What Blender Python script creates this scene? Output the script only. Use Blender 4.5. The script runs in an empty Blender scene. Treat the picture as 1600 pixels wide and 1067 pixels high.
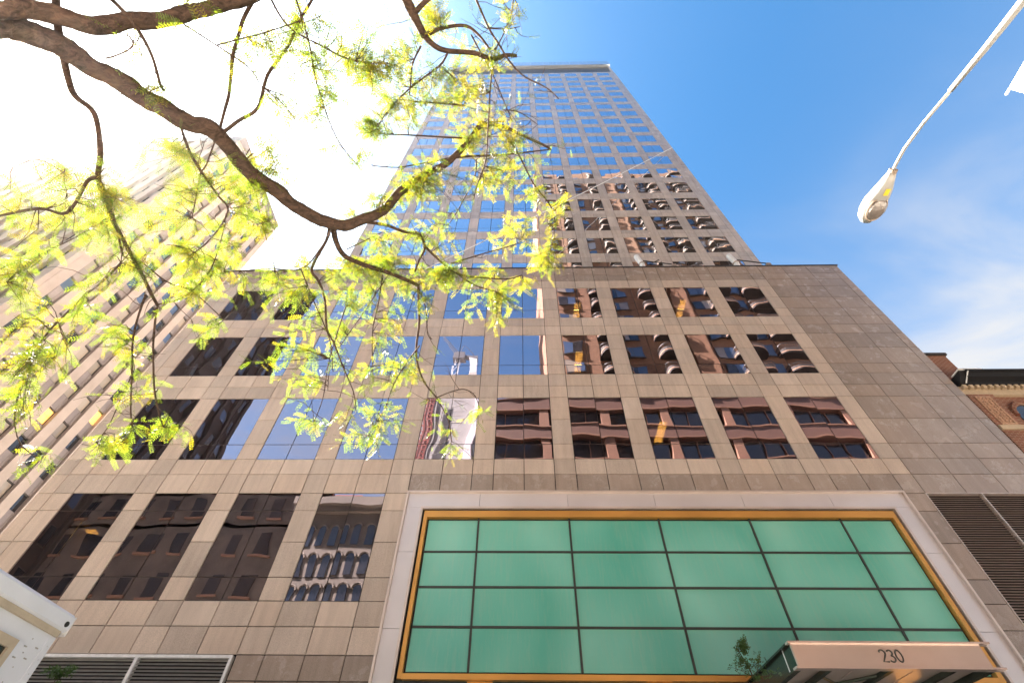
import bpy, bmesh, math, random
from mathutils import Vector, Matrix, Quaternion, noise
random.seed(7)
C = bpy.context.scene
COL = C.collection
# ---------------------------------------------------------------- camera, sky, sun, exposure
FPX = 733.0                      # focal length in pixels of a 1600 px wide frame
EYE = Vector((0, 0, 1.6))
PITCH, YAW, ROLL = 0.873672, 0.031059, 0.017432
def _axes():
    cp, sp = math.cos(PITCH), math.sin(PITCH)
    fw, up, rt = Vector((0, cp, sp)), Vector((0, -sp, cp)), Vector((1, 0, 0))
    r2 = rt*math.cos(ROLL)+up*math.sin(ROLL); u2 = up*math.cos(ROLL)-rt*math.sin(ROLL)
    Y = Matrix.Rotation(YAW, 3, 'Z')
    return Y@r2, Y@u2, Y@fw
RT, UP, FW = _axes()
cd = bpy.data.cameras.new('camera'); cam = bpy.data.objects.new('camera', cd); COL.objects.link(cam)
cd.sensor_width = 36; cd.lens = FPX/1600*36; cd.clip_start = 0.05; cd.clip_end = 3000
M = Matrix((RT, UP, -FW)).transposed().to_4x4(); M.translation = EYE
cam.matrix_world = M
C.camera = cam
SUN = Vector((-.683, .158, .713)).normalized()
SKY_STRENGTH, SUN_STRENGTH, EXPOSURE = 0.05, 5.0, 3.64
w = bpy.data.worlds.new('World'); C.world = w; w.use_nodes = True
nt = w.node_tree; N = nt.nodes; L = nt.links
for n in list(N): N.remove(n)
out = N.new('ShaderNodeOutputWorld'); bg = N.new('ShaderNodeBackground'); bg.inputs[1].default_value = SKY_STRENGTH
sky = N.new('ShaderNodeTexSky'); sky.sky_type = 'NISHITA'; sky.sun_disc = False
sky.sun_elevation = math.asin(SUN.z); sky.sun_rotation = math.atan2(SUN.x, SUN.y)
sky.air_density = 1.0; sky.dust_density = 1.2; sky.ozone_density = 1.6; sky.altitude = 0
tc = N.new('ShaderNodeTexCoord')
def vm(op, a, b=None):
    n = N.new('ShaderNodeVectorMath'); n.operation = op
    for i, v in enumerate((a, b)):
        if v is None: continue
        if hasattr(v, 'is_output'): L.new(v, n.inputs[i])
        else: n.inputs[i].default_value = v
    return n
def wm(op, a, b=None, c=None, clamp=False):
    n = N.new('ShaderNodeMath'); n.operation = op; n.use_clamp = clamp
    for i, v in enumerate((a, b, c)):
        if v is None: continue
        if hasattr(v, 'is_output'): L.new(v, n.inputs[i])
        else: n.inputs[i].default_value = v
    return n.outputs[0]
dirn = vm('NORMALIZE', tc.outputs['Generated']).outputs[0]
dot = vm('DOT_PRODUCT', dirn, tuple(SUN)).outputs['Value']
ang = wm('MULTIPLY', wm('ARCCOSINE', wm('MINIMUM', dot, 0.99999)), 57.29578)
# sun aureole: bright forward-scattered light round the sun
aur = wm('DIVIDE', 1.0, wm('ADD', 1.0, wm('EXPONENT', wm('DIVIDE', wm('SUBTRACT', ang, 21.0), 5.2))))
core = wm('EXPONENT', wm('DIVIDE', ang, -9.0))
glow = wm('ADD', wm('MULTIPLY', aur, 3.0), wm('MULTIPLY', core, 30.0))
# thin cirrus
sep = N.new('ShaderNodeSeparateXYZ'); L.new(dirn, sep.inputs[0])
zz = wm('MAXIMUM', sep.outputs[2], 0.08)
comb = N.new('ShaderNodeCombineXYZ')
L.new(wm('DIVIDE', sep.outputs[0], zz), comb.inputs[0]); L.new(wm('DIVIDE', sep.outputs[1], zz), comb.inputs[1])
mp = N.new('ShaderNodeMapping'); L.new(comb.outputs[0], mp.inputs[0])
mp.inputs['Rotation'].default_value = (0, 0, 0.5); mp.inputs['Scale'].default_value = (0.9, 2.4, 1); mp.inputs['Location'].default_value = (3.1, 1.7, 0)
nz = N.new('ShaderNodeTexNoise'); L.new(mp.outputs[0], nz.inputs[0]); nz.inputs['Scale'].default_value = 1.1; nz.inputs['Detail'].default_value = 7; nz.inputs['Roughness'].default_value = 0.55; nz.inputs['Distortion'].default_value = 0.6
mr = N.new('ShaderNodeMapRange'); mr.interpolation_type = 'SMOOTHSTEP'; L.new(nz.outputs[0], mr.inputs[0])
mr.inputs[1].default_value = 0.36; mr.inputs[2].default_value = 0.80
low = N.new('ShaderNodeMapRange'); low.interpolation_type = 'SMOOTHSTEP'; L.new(sep.outputs[2], low.inputs[0])
low.inputs[1].default_value = 0.92; low.inputs[2].default_value = 0.48
cl = wm('MULTIPLY', wm('ADD', wm('MULTIPLY', mr.outputs[0], 0.85), 0.33), low.outputs[0], None, True)
mixc = N.new('ShaderNodeMix'); mixc.data_type = 'RGBA'; L.new(cl, mixc.inputs[0])
sky_gain = N.new('ShaderNodeMix'); sky_gain.data_type = 'RGBA'; sky_gain.blend_type = 'MULTIPLY'; sky_gain.inputs[0].default_value = 1   # gain that dims the sky and tints it bluer
L.new(sky.outputs[0], sky_gain.inputs[6]); sky_gain.inputs[7].default_value = (0.222, 0.485, 0.60, 1); L.new(sky_gain.outputs[2], mixc.inputs[6]); mixc.inputs[7].default_value = (1.46, 1.46, 1.47, 1)
addc = N.new('ShaderNodeMix'); addc.data_type = 'RGBA'; addc.blend_type = 'ADD'; addc.inputs[0].default_value = 1
gcol = N.new('ShaderNodeMix'); gcol.data_type = 'RGBA'; gcol.blend_type = 'MULTIPLY'; gcol.inputs[0].default_value = 1
L.new(glow, gcol.inputs[6]); gcol.inputs[7].default_value = (1.0, 0.96, 0.9, 1)
L.new(mixc.outputs[2], addc.inputs[6]); L.new(gcol.outputs[2], addc.inputs[7])
L.new(addc.outputs[2], bg.inputs[0]); L.new(bg.outputs[0], out.inputs[0])
sd = bpy.data.lights.new('sun', 'SUN'); sd.energy = SUN_STRENGTH; sd.angle = math.radians(0.5); sd.color = (1, .93, .82)
so = bpy.data.objects.new('sun', sd); COL.objects.link(so); so.location = SUN*200
so.rotation_euler = SUN.to_track_quat('Z', 'Y').to_euler()
vs = C.view_settings; vs.view_transform = 'Standard'; vs.look = 'None'; vs.gamma = 1; vs.exposure = EXPOSURE; vs.use_curve_mapping = False
C.render.engine = 'CYCLES'
C.cycles.max_bounces = 8; C.cycles.transparent_max_bounces = 12; C.cycles.use_denoising = True
C.cycles.diffuse_bounces = 4; C.cycles.glossy_bounces = 4; C.cycles.caustics_reflective = False; C.cycles.caustics_refractive = False
C.cycles.sample_clamp_indirect = 6

# ---------------------------------------------------------------- geometry of the view (used to read distances off the photograph)
def ray(px, py): return FW+RT*((px-800)/FPX)-UP*((py-533.5)/FPX)
def at(px, py, depth): return EYE+ray(px, py)*depth
def on_y(px, py, y): d = ray(px, py); return EYE+d*(y/d.y)
def on_z(px, py, z): d = ray(px, py); return EYE+d*((z-EYE.z)/d.z)
def to_px(p):
    v = p-EYE; d = max(v.dot(FW), 1e-3)
    return 800+FPX*v.dot(RT)/d, 533.5-FPX*v.dot(UP)/d

# ---------------------------------------------------------------- materials
MATS = {}
class NB:
    def __init__(s, name):
        s.m = bpy.data.materials.new(name); s.m.use_nodes = True; s.t = s.m.node_tree; s.n = s.t.nodes; s.l = s.t.links
        for x in list(s.n): s.n.remove(x)
        s.out = s.n.new('ShaderNodeOutputMaterial'); MATS[name] = s.m
    def new(s, t, **k):
        n = s.n.new(t)
        for a, v in k.items(): setattr(n, a, v)
        return n
    def set(s, sock, v):
        if hasattr(v, 'is_output'): s.l.new(v, sock)
        else: sock.default_value = v
    def pos(s):
        g = s.new('ShaderNodeNewGeometry'); return g.outputs['Position']
    def noise(s, scale, detail=3, rough=.5, vec=None, dist=0, stretch=None):
        v = vec if vec is not None else s.pos()
        if stretch:
            m = s.new('ShaderNodeMapping'); s.l.new(v, m.inputs[0]); m.inputs['Scale'].default_value = stretch; v = m.outputs[0]
        n = s.new('ShaderNodeTexNoise'); s.l.new(v, n.inputs[0])
        n.inputs['Scale'].default_value = scale; n.inputs['Detail'].default_value = detail; n.inputs['Roughness'].default_value = rough; n.inputs['Distortion'].default_value = dist
        return n.outputs[0]
    def ramp(s, f, stops):
        r = s.new('ShaderNodeValToRGB'); s.l.new(f, r.inputs[0]); e = r.color_ramp.elements
        while len(e) < len(stops): e.new(.5)
        for i, (p, c) in enumerate(stops):
            e[i].position = p; e[i].color = (c if len(c) == 4 else (*c, 1)) if hasattr(c, '__len__') else (c, c, c, 1)
        return r.outputs[0]
    def mix(s, f, a, b, mode='MIX'):
        n = s.new('ShaderNodeMix', data_type='RGBA', blend_type=mode)
        s.set(n.inputs[0], f)
        for i, v in ((6, a), (7, b)):
            if hasattr(v, 'is_output'): s.l.new(v, n.inputs[i])
            else: n.inputs[i].default_value = (*v, 1) if len(v) == 3 else v
        return n.outputs[2]
    def math(s, op, a, b=0.0, clamp=False):
        n = s.new('ShaderNodeMath', operation=op, use_clamp=clamp); s.set(n.inputs[0], a); s.set(n.inputs[1], b); return n.outputs[0]
    def rnd(s):
        a = s.new('ShaderNodeObjectInfo').outputs['Random']; g = s.new('ShaderNodeNewGeometry').outputs['Random Per Island']
        return s.math('FRACT', s.math('ADD', a, g))
    def bump(s, h, strength, dist):
        b = s.new('ShaderNodeBump'); s.l.new(h, b.inputs['Height']); b.inputs['Strength'].default_value = strength; b.inputs['Distance'].default_value = dist
        return b.outputs[0]
    def bsdf(s, col, rough=.5, metal=0, spec=.5, normal=None, emit=None, estr=0):
        p = s.new('ShaderNodeBsdfPrincipled')
        if hasattr(col, 'is_output'): s.l.new(col, p.inputs['Base Color'])
        else: p.inputs['Base Color'].default_value = (*col, 1)
        s.set(p.inputs['Roughness'], rough); p.inputs['Metallic'].default_value = metal; p.inputs['Specular IOR Level'].default_value = spec
        if normal is not None: s.l.new(normal, p.inputs['Normal'])
        if emit: p.inputs['Emission Color'].default_value = (*emit, 1); p.inputs['Emission Strength'].default_value = estr
        return p.outputs[0]
    def done(s, sh): s.l.new(sh, s.out.inputs[0]); return s.m

def simple(name, col, rough=.5, metal=0, var=.12, scale=6, spec=.5, relief=.12, **k):
    b = NB(name); n = b.noise(scale, 5, .6)
    c = b.mix(b.ramp(n, [(.3, 0.0), (.7, 1.0)]), tuple(x*(1-var) for x in col), tuple(min(1, x*(1+var)) for x in col))
    return b.done(b.bsdf(c, rough, metal, spec, b.bump(b.noise(scale*9, 3), relief, .004), **k))

def granite(name, base, speck, rough, veins):
    b = NB(name); r = b.rnd()
    tone = b.ramp(r, [(0, tuple(x*.86 for x in base)), (.35, base), (.7, (base[0]*1.05, base[1]*1.01, base[2]*.97)), (1, tuple(x*1.14 for x in base))])
    sp = b.noise(70, 2, .7); c = b.mix(b.ramp(sp, [(.36, 0.0), (.62, 1.0)]), b.mix(1.0, tone, tuple([1-speck]*3), 'MULTIPLY'), b.mix(1.0, tone, tuple([1+speck]*3), 'MULTIPLY'))
    big = b.noise(.55, 5, .6); c = b.mix(.5, c, b.ramp(big, [(.3, (.82, .80, .78)), (.7, (1.12, 1.1, 1.08))]), 'MULTIPLY')
    st = b.noise(3.0, 4, .6, stretch=(1.6, 1, .16)); c = b.mix(.45, c, b.ramp(st, [(.35, (.72, .7, .68)), (.6, (1.05, 1.05, 1.05))]), 'MULTIPLY')
    if veins:
        v = b.noise(2.6, 6, .75, dist=1.8); line = b.ramp(b.math('ABSOLUTE', b.math('SUBTRACT', v, .5)), [(0, 1.0), (.012, .55), (.03, 0.0)])
        patch = b.ramp(b.noise(1.3, 3, .6), [(.52, 0.0), (.66, 1.0)])
        c = b.mix(b.math('MULTIPLY', b.math('MULTIPLY', line, patch), veins), c, (.62, .56, .5))
    rr = b.ramp(b.noise(2.2, 4), [(.3, rough*.75), (.7, rough*1.25)])
    return b.done(b.bsdf(c, rr, 0, .5, b.bump(b.noise(45, 3), .08, .003)))
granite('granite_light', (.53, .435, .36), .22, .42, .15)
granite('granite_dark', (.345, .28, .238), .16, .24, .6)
granite('granite_tower', (.53, .465, .42), .08, .22, 0)
def glass(name, tint, refl, trans, wav, scale, fac=.62):
    b = NB(name); h = b.math('ADD', b.noise(scale, 1.2, .4), b.math('MULTIPLY', b.noise(scale*2.7, 0, .4), .22))
    nrm = b.bump(h, 1.0, wav)
    g = b.new('ShaderNodeBsdfGlossy'); g.inputs['Color'].default_value = (*refl, 1); g.inputs['Roughness'].default_value = 0.0; b.l.new(nrm, g.inputs['Normal'])
    t = b.new('ShaderNodeBsdfTransparent'); t.inputs['Color'].default_value = (*trans, 1)
    d = b.new('ShaderNodeBsdfDiffuse'); d.inputs['Color'].default_value = (*tint, 1)
    m0 = b.new('ShaderNodeMixShader'); m0.inputs[0].default_value = .25; b.l.new(t.outputs[0], m0.inputs[1]); b.l.new(d.outputs[0], m0.inputs[2])
    m = b.new('ShaderNodeMixShader'); m.inputs[0].default_value = fac; b.l.new(m0.outputs[0], m.inputs[1]); b.l.new(g.outputs[0], m.inputs[2])
    return b.done(m.outputs[0])
glass('mirror_glass', (.012, .010, .009), (.92, .84, .97), (.3, .26, .22), .012, .42, .52)
glass('tower_glass', (.012, .012, .012), (.93, .91, .99), (.25, .23, .21), .010, .45, .80)
simple('black_interior', (.012, .011, .010), .8)
simple('joint_dark', (.022, .014, .010), .8)
simple('dark_bronze', (.045, .036, .030), .4, .6)
simple('cap_metal', (.05, .045, .045), .4, .5)
b = NB('green_glass'); n1 = b.noise(.42, 1.5, .5, stretch=(1, 1, .6), dist=.4); n2 = b.noise(1.1, 3, .5, stretch=(.8, 1, 1.4))
c = b.mix(b.ramp(n1, [(.3, 0.0), (.72, 1.0)]), (.085, .41, .31), (.25, .62, .50)); c = b.mix(b.math('MULTIPLY', b.rnd(), .25), c, (.19, .54, .43))  # broad soft reflections painted into the base colour, plus random tone per pane
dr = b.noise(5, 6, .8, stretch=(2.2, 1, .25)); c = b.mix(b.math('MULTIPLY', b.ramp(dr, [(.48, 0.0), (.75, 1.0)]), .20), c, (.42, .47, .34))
b.done(b.bsdf(c, b.ramp(n2, [(.3, .10), (.7, .24)]), 0, .75, b.bump(b.noise(.5, 1), .4, .02)))
def brushed(name, col, rough, metal, var=.1):
    b = NB(name); n = b.noise(.9, 2, .5)
    c = b.mix(b.ramp(n, [(.3, 0.0), (.7, 1.0)]), tuple(x*(1-var) for x in col), tuple(min(1, x*(1+var)) for x in col))
    return b.done(b.bsdf(c, b.math('ADD', b.math('MULTIPLY', n, .12), rough-.05), metal, .5))
brushed('surround_metal', (.76, .70, .69), .40, .45, .05)
brushed('surround_lip', (.74, .62, .54), .36, .5)
brushed('gold_metal', (.74, .375, .095), .34, .5)
simple('canopy_steel', (.82, .67, .60), .2, .55, .06, .8, relief=.0)
brushed('canopy_dark', (.07, .085, .07), .22, .5)
simple('muntin_dark', (.035, .040, .034), .5)
simple('louver_brown', (.50, .38, .33), .45, .2)
simple('louver_grey', (.42, .39, .36), .4, .3)
simple('louver_rail', (.62, .53, .48), .4, .4)
simple('crown_metal', (.62, .70, .80), .22, .7, .05, .3, relief=0)
simple('white_metal', (.74, .73, .72), .45)
simple('wire_grey', (.8, .78, .75), .5)
simple('limestone', (.32, .26, .226), .75, 0, .16, .35)
simple('spandrel_grey', (.20, .165, .155), .5, .3, .1, 1.2)
simple('slab_concrete', (.45, .42, .38), .85)
simple('frame_dark', (.05, .043, .04), .5)
def window_mat(name, col, emit=None, estr=0):
    b = NB(name); c = b.mix(b.math('MULTIPLY', b.rnd(), .7), col, tuple(x*.5 for x in col))
    return b.done(b.bsdf(c, .06, 0, .9, b.bump(b.noise(.6, 2), .4, .02), emit, estr))
window_mat('pane_dark', (.03, .03, .035)); window_mat('pane_blind', (.34, .29, .24)); window_mat('pane_amber', (.36, .15, .025), (1, .5, .1), .25); window_mat('pane_blue', (.07, .11, .2))  # the blue variant puts reflected sky into the pane's base colour
def brick(name, c1, c2, mortar, scale):
    b = NB(name); g = b.new('ShaderNodeNewGeometry'); sx = b.new('ShaderNodeSeparateXYZ'); b.l.new(g.outputs['Position'], sx.inputs[0])
    cb = b.new('ShaderNodeCombineXYZ'); b.l.new(b.math('ADD', sx.outputs[0], sx.outputs[1]), cb.inputs[0]); b.l.new(sx.outputs[2], cb.inputs[1])
    t = b.new('ShaderNodeTexBrick'); b.l.new(cb.outputs[0], t.inputs[0]); t.inputs['Scale'].default_value = scale
    t.inputs['Color1'].default_value = (*c1, 1); t.inputs['Color2'].default_value = (*c2, 1); t.inputs['Mortar'].default_value = (*mortar, 1)
    t.inputs['Mortar Size'].default_value = .012; t.inputs['Brick Width'].default_value = .22; t.inputs['Row Height'].default_value = .075
    c = b.mix(.5, t.outputs[0], b.ramp(b.noise(1.2, 5, .6), [(.3, (.7, .7, .7)), (.7, (1.2, 1.2, 1.2))]), 'MULTIPLY')
    return b.done(b.bsdf(c, .85, 0, .3, b.bump(t.outputs['Fac'], -.4, .01)))
brick('brick_red', (.25, .08, .042), (.19, .058, .032), (.35, .24, .17), 1)
brick('brick_brown', (.21, .10, .05), (.17, .075, .04), (.22, .14, .09), 1)
simple('terracotta', (.46, .27, .17), .8, 0, .4, 14)
simple('cream_stone', (.50, .38, .25), .8)
simple('cornice_black', (.012, .011, .012), .75, spec=.2)
simple('brown_panel', (.112, .058, .040), .6, 0, .06, .5)
simple('brown_trim', (.20, .105, .065), .6)
simple('wing_stone', (.085, .066, .052), .8, 0, .35, .8)
simple('dark_stone', (.034, .025, .020), .8, 0, .2, .8)
simple('pale_stone', (.15, .122, .095), .8, 0, .25, .5)
simple('white_sheet', (.27, .26, .25), .7, 0, .1, .4)
simple('hoist_red', (.22, .04, .025), .6)
simple('crane_steel', (.16, .15, .15), .5, .4)
simple('asphalt', (.13, .122, .112), .9, 0, .25, 2)
simple('paving', (.48, .44, .39), .9, 0, .12, 1.5)
simple('kerb_stone', (.33, .32, .31), .85)
simple('road_paint', (.75, .74, .70), .7)
simple('truck_white', (.73, .75, .80), .38, 0, .05, 1.5)
simple('truck_trim', (.50, .42, .31), .5)
simple('rubber', (.02, .02, .02), .8)
simple('lamp_paint', (.40, .385, .36), .45, .2, .04, 3, relief=.02)
simple('lamp_under', (.34, .26, .20), .5)
simple('lens_glass', (.20, .165, .145), .06, 0, .25, 7, .9, relief=.1)
simple('sticker_yellow', (.80, .62, .04), .6)
simple('banner_white', (.85, .85, .85), .6)
b = NB('bark'); v = b.noise(26, 6, .75, stretch=(.35, 1, 1), dist=.8); c = b.mix(b.ramp(v, [(.36, 0.0), (.62, 1.0)]), (.022, .013, .009), (.095, .055, .038))
b.done(b.bsdf(c, .85, 0, .3, b.bump(v, 1.0, .02)))
def leaf(name, a, c2, tr):
    b = NB(name); r = b.rnd(); n = b.noise(1.4, 3)
    f = b.math('ADD', b.math('MULTIPLY', r, .6), b.math('MULTIPLY', n, .4), True)
    col = b.mix(f, a, c2)
    d = b.new('ShaderNodeBsdfDiffuse'); b.l.new(col, d.inputs[0])
    t = b.new('ShaderNodeBsdfTranslucent'); b.l.new(b.mix(1.0, col, (tr, tr, tr*.7), 'MULTIPLY'), t.inputs[0])
    m = b.new('ShaderNodeMixShader'); m.inputs[0].default_value = .6; b.l.new(d.outputs[0], m.inputs[1]); b.l.new(t.outputs[0], m.inputs[2])
    g = b.new('ShaderNodeBsdfGlossy'); g.inputs['Roughness'].default_value = .35
    m2 = b.new('ShaderNodeMixShader'); m2.inputs[0].default_value = .05; b.l.new(m.outputs[0], m2.inputs[1]); b.l.new(g.outputs[0], m2.inputs[2])
    return b.done(m2.outputs[0])
leaf('leaf_green', (.042, .075, .007), (.110, .135, .008), 1.9)
leaf('leaf_yellow', (.11, .118, .007), (.22, .165, .008), 1.65)
leaf('leaf_shrub', (.03, .07, .015), (.07, .12, .03), 1.5)

# ---------------------------------------------------------------- mesh helpers
class MB:
    def __init__(s): s.v = []; s.f = []
    def box(s, x0, x1, y0, y1, z0, z1, back=True):
        i = len(s.v)
        s.v += [(x0,y0,z0),(x1,y0,z0),(x1,y1,z0),(x0,y1,z0),(x0,y0,z1),(x1,y0,z1),(x1,y1,z1),(x0,y1,z1)]
        s.f += [(i,i+3,i+2,i+1),(i+4,i+5,i+6,i+7),(i,i+1,i+5,i+4),(i+1,i+2,i+6,i+5),(i+3,i,i+4,i+7)]
        if back: s.f.append((i+2,i+3,i+7,i+6))
        return s
    def quad(s, a, b, c, d):
        i = len(s.v); s.v += [tuple(a), tuple(b), tuple(c), tuple(d)]; s.f.append((i,i+1,i+2,i+3)); return s
    def bar(s, p, q, r, n=6): return s.tube([p, q], [r, r], n)
    def tube(s, pts, rad, n=7, cap=True):
        pts = [Vector(p) for p in pts]; base = len(s.v); prev = None
        for i, p in enumerate(pts):
            t = (pts[min(i+1, len(pts)-1)]-pts[max(i-1, 0)]).normalized()
            if prev is None: a = t.orthogonal().normalized()
            else:
                a = prev-t*prev.dot(t)
                a = a.normalized() if a.length > 1e-5 else t.orthogonal().normalized()
            prev = a; bb = t.cross(a)
            for k in range(n):
                an = 2*math.pi*k/n; s.v.append(tuple(p+(a*math.cos(an)+bb*math.sin(an))*rad[i]))
        for i in range(len(pts)-1):
            for k in range(n):
                k2 = (k+1) % n; s.f.append((base+i*n+k, base+i*n+k2, base+(i+1)*n+k2, base+(i+1)*n+k))
        if cap:
            s.f.append(tuple(base+n-1-k for k in range(n))); s.f.append(tuple(base+(len(pts)-1)*n+k for k in range(n)))
        return s
    def prism(s, poly, axis, a, b):     # poly of 2-D points extruded along an axis
        i = len(s.v); n = len(poly)
        for h in (a, b):
            for (u, v) in poly: s.v.append({'x': (h,u,v), 'y': (u,h,v), 'z': (u,v,h)}[axis])
        s.f.append(tuple(range(i, i+n))); s.f.append(tuple(range(i+2*n-1, i+n-1, -1)))
        for k in range(n): k2 = (k+1) % n; s.f.append((i+k, i+n+k, i+n+k2, i+k2))
        return s
    def mesh(s, name, mat, smooth=False):
        m = bpy.data.meshes.new(name); m.from_pydata(s.v, [], s.f); m.materials.append(MATS[mat] if isinstance(mat, str) else mat)
        bm = bmesh.new(); bm.from_mesh(m); bmesh.ops.recalc_face_normals(bm, faces=bm.faces); bm.to_mesh(m); bm.free()
        if smooth: m.polygons.foreach_set('use_smooth', [True]*len(m.polygons))
        m.update(); return m
def link(name, me, loc=(0,0,0), parent=None):
    o = bpy.data.objects.new(name, me); COL.objects.link(o)
    if parent is not None:
        o.parent = parent; o.location = Vector(loc)-parent['wl_'] if False else Vector(loc)-WL[parent.name]
    else: o.location = loc
    WL[o.name] = Vector(loc); return o
WL = {}
def part(name, mb, mat, parent, loc=(0,0,0), smooth=False, stuff=False):
    # loc is in world space; the mesh is local to it
    o = link(name, mb.mesh(name, mat, smooth), loc, parent)
    if stuff: o['kind'] = 'stuff'
    return o
def thing(name, label, cat, loc, group=None):
    o = link(name, None, loc); o['label'] = label; o['category'] = cat
    if group: o['group'] = group
    return o
def tag(o, label, cat, group=None):
    o['label'] = label; o['category'] = cat
    if group: o['group'] = group
    return o
def structure(name, mb, mat):
    o = link(name, mb.mesh(name, mat)); o['kind'] = 'structure'; return o

# ---------------------------------------------------------------- ground, road, pavements
structure('ground', MB().quad((-900,-900,-.16),(900,-900,-.16),(900,900,-.16),(-900,900,-.16)), 'asphalt')
structure('road', MB().quad((-300,.5,-.14),(300,.5,-.14),(300,9.2,-.14),(-300,9.2,-.14)), 'asphalt')
structure('pavement', MB().box(-300,300,9.35,60,-.3,0), 'paving')
structure('pavement', MB().box(-300,300,-70,.35,-.3,0), 'paving')
structure('kerb', MB().box(-300,300,9.2,9.35,-.3,.004), 'kerb_stone')
structure('kerb', MB().box(-300,300,.35,.5,-.3,.004), 'kerb_stone')
mk = MB()
for i in range(-20, 20): mk.quad((i*6,4.1,-.135),(i*6+3,4.1,-.135),(i*6+3,4.22,-.135),(i*6,4.22,-.135))
structure('road_marking', mk, 'road_paint')

# ---------------------------------------------------------------- the granite building
D = 14.0
PIT, WW = 2.8752, 2.1309
def wx(k): return -3.874+PIT*(k-5)
B = thing('office_building', 'pink granite high-rise with mirrored windows and a tower set back above its wide podium', 'building', (0.6, D, 0))
ZL = [0, 1.1, 2.2, 3.3, 4.4, 5.10, 5.67, 6.337, 6.99, 7.641, 8.705, 9.765, 10.41, 11.143, 11.783, 12.451, 13.614, 14.778, 15.436, 16.129, 16.726, 17.763, 18.787, 19.46, 20.125, 20.783, 21.748, 22.755, 23.437, 24.04, 24.80]
XL = [-16.6, -16.05]
for k in range(1, 11): XL += [wx(k), wx(k)+WW/2, wx(k)+WW]
XL += [13.30, 14.65, 16.0, 17.35, 17.76]
WR = {'A': (11.783, 12.451, 14.778), 'B': (16.129, 16.726, 18.787), 'Cc': (20.125, 20.783, 22.755), 'O': (6.99, 7.641, 9.765, 10.41)}
def win_at(x, z):
    for rn, zs in WR.items():
        if zs[0] < z < zs[-1]:
            for k in range(1, 11 if rn != 'O' else 5):
                if wx(k) < x < wx(k)+WW: return (rn, k)
    return None
PX0, PX1, PZ1 = -3.86, 12.56, 10.45       # portal with the green glass
panels = []
backing = MB()
for i in range(len(XL)-1):
    for j in range(len(ZL)-1):
        x0, x1, z0, z1 = XL[i], XL[i+1], ZL[j], ZL[j+1]; xm, zm = (x0+x1)/2, (z0+z1)/2
        if win_at(xm, zm): continue
        if z1 <= 10.42:
            x0c, x1c = x0, x1
            if x0 < PX0 < x1: x1c = PX0-.01
            elif x0 >= PX0 and x1 <= PX1: continue
            elif x0 < PX1 < x1: x0c = PX1+.01
            if x0c >= 13.29: continue                       # right louvre
            if x1c <= -7.55 and z1 <= 5.68 and x1c > -16.3: continue   # left louvre
            if x0c < -7.55 < x1c and z1 <= 5.68: x0c = -7.54
            x0, x1 = x0c, x1c
            if x1-x0 < .1: continue
        backing.box(x0, x1, D+.05, D+.35, z0, z1)
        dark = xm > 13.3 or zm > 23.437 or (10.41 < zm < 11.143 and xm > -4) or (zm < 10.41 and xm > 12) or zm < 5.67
        panels.append((x0, x1, z0, z1, dark))
def parea(p):
    c = [to_px(Vector((x, D, z))) for x, z in ((p[0],p[2]),(p[1],p[2]),(p[1],p[3]),(p[0],p[3]))]
    cx, cy = sum(q[0] for q in c)/4, sum(q[1] for q in c)/4
    if not (-20 < cx < 1620 and -20 < cy < 1087): return 0
    return abs(sum(c[i][0]*c[(i+1) % 4][1]-c[(i+1) % 4][0]*c[i][1] for i in range(4)))/2
panels.sort(key=parea, reverse=True)
GAP = .013
meshes = {}
rest = {True: MB(), False: MB()}
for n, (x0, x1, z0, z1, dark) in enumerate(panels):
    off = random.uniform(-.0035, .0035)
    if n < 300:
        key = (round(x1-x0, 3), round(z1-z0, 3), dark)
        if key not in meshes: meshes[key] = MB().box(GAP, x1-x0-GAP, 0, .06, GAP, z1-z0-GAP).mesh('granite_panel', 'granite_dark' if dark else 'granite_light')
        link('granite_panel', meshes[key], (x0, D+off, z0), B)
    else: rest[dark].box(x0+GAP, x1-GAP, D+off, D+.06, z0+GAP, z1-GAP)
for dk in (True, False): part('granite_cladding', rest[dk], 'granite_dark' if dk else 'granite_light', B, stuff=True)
part('backing_wall', backing, 'joint_dark', B)
part('parapet_cap', MB().box(-16.68, 17.84, D-.035, D+.5, 24.81, 24.875), 'cap_metal', B)
part('podium_roof', MB().box(-16.6, 17.76, D+.36, 30, 24.3, 24.6), 'slab_concrete', B)
sw = MB().box(-16.6, -16.3, D+.36, 30, 0, 24.3).box(17.46, 17.76, D+.36, 30, 0, 24.3)
for j in range(5, len(ZL)-1):
    for q in range(8): 
        y0 = D+.07+q*2
        sw.box(-16.62, -16.602, y0+GAP, y0+2-GAP, ZL[j]+GAP, ZL[j+1]-GAP).box(17.762, 17.78, y0+GAP, y0+2-GAP, ZL[j]+GAP, ZL[j+1]-GAP)
part('side_wall', sw, 'granite_light', B, stuff=True)
it = MB().box(-16.2, 17.4, 19, 19.2, .1, 24)
for z in (10.55, 14.95, 18.95, 22.95): it.box(-16.2, 17.4, D+.42, 19, z, z+.3)
for z in (11.2, 15.4, 19.4): it.box(-16.2, 17.4, D+.42, 19, z, z+.3)
part('dark_interior', it, 'black_interior', B)
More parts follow.
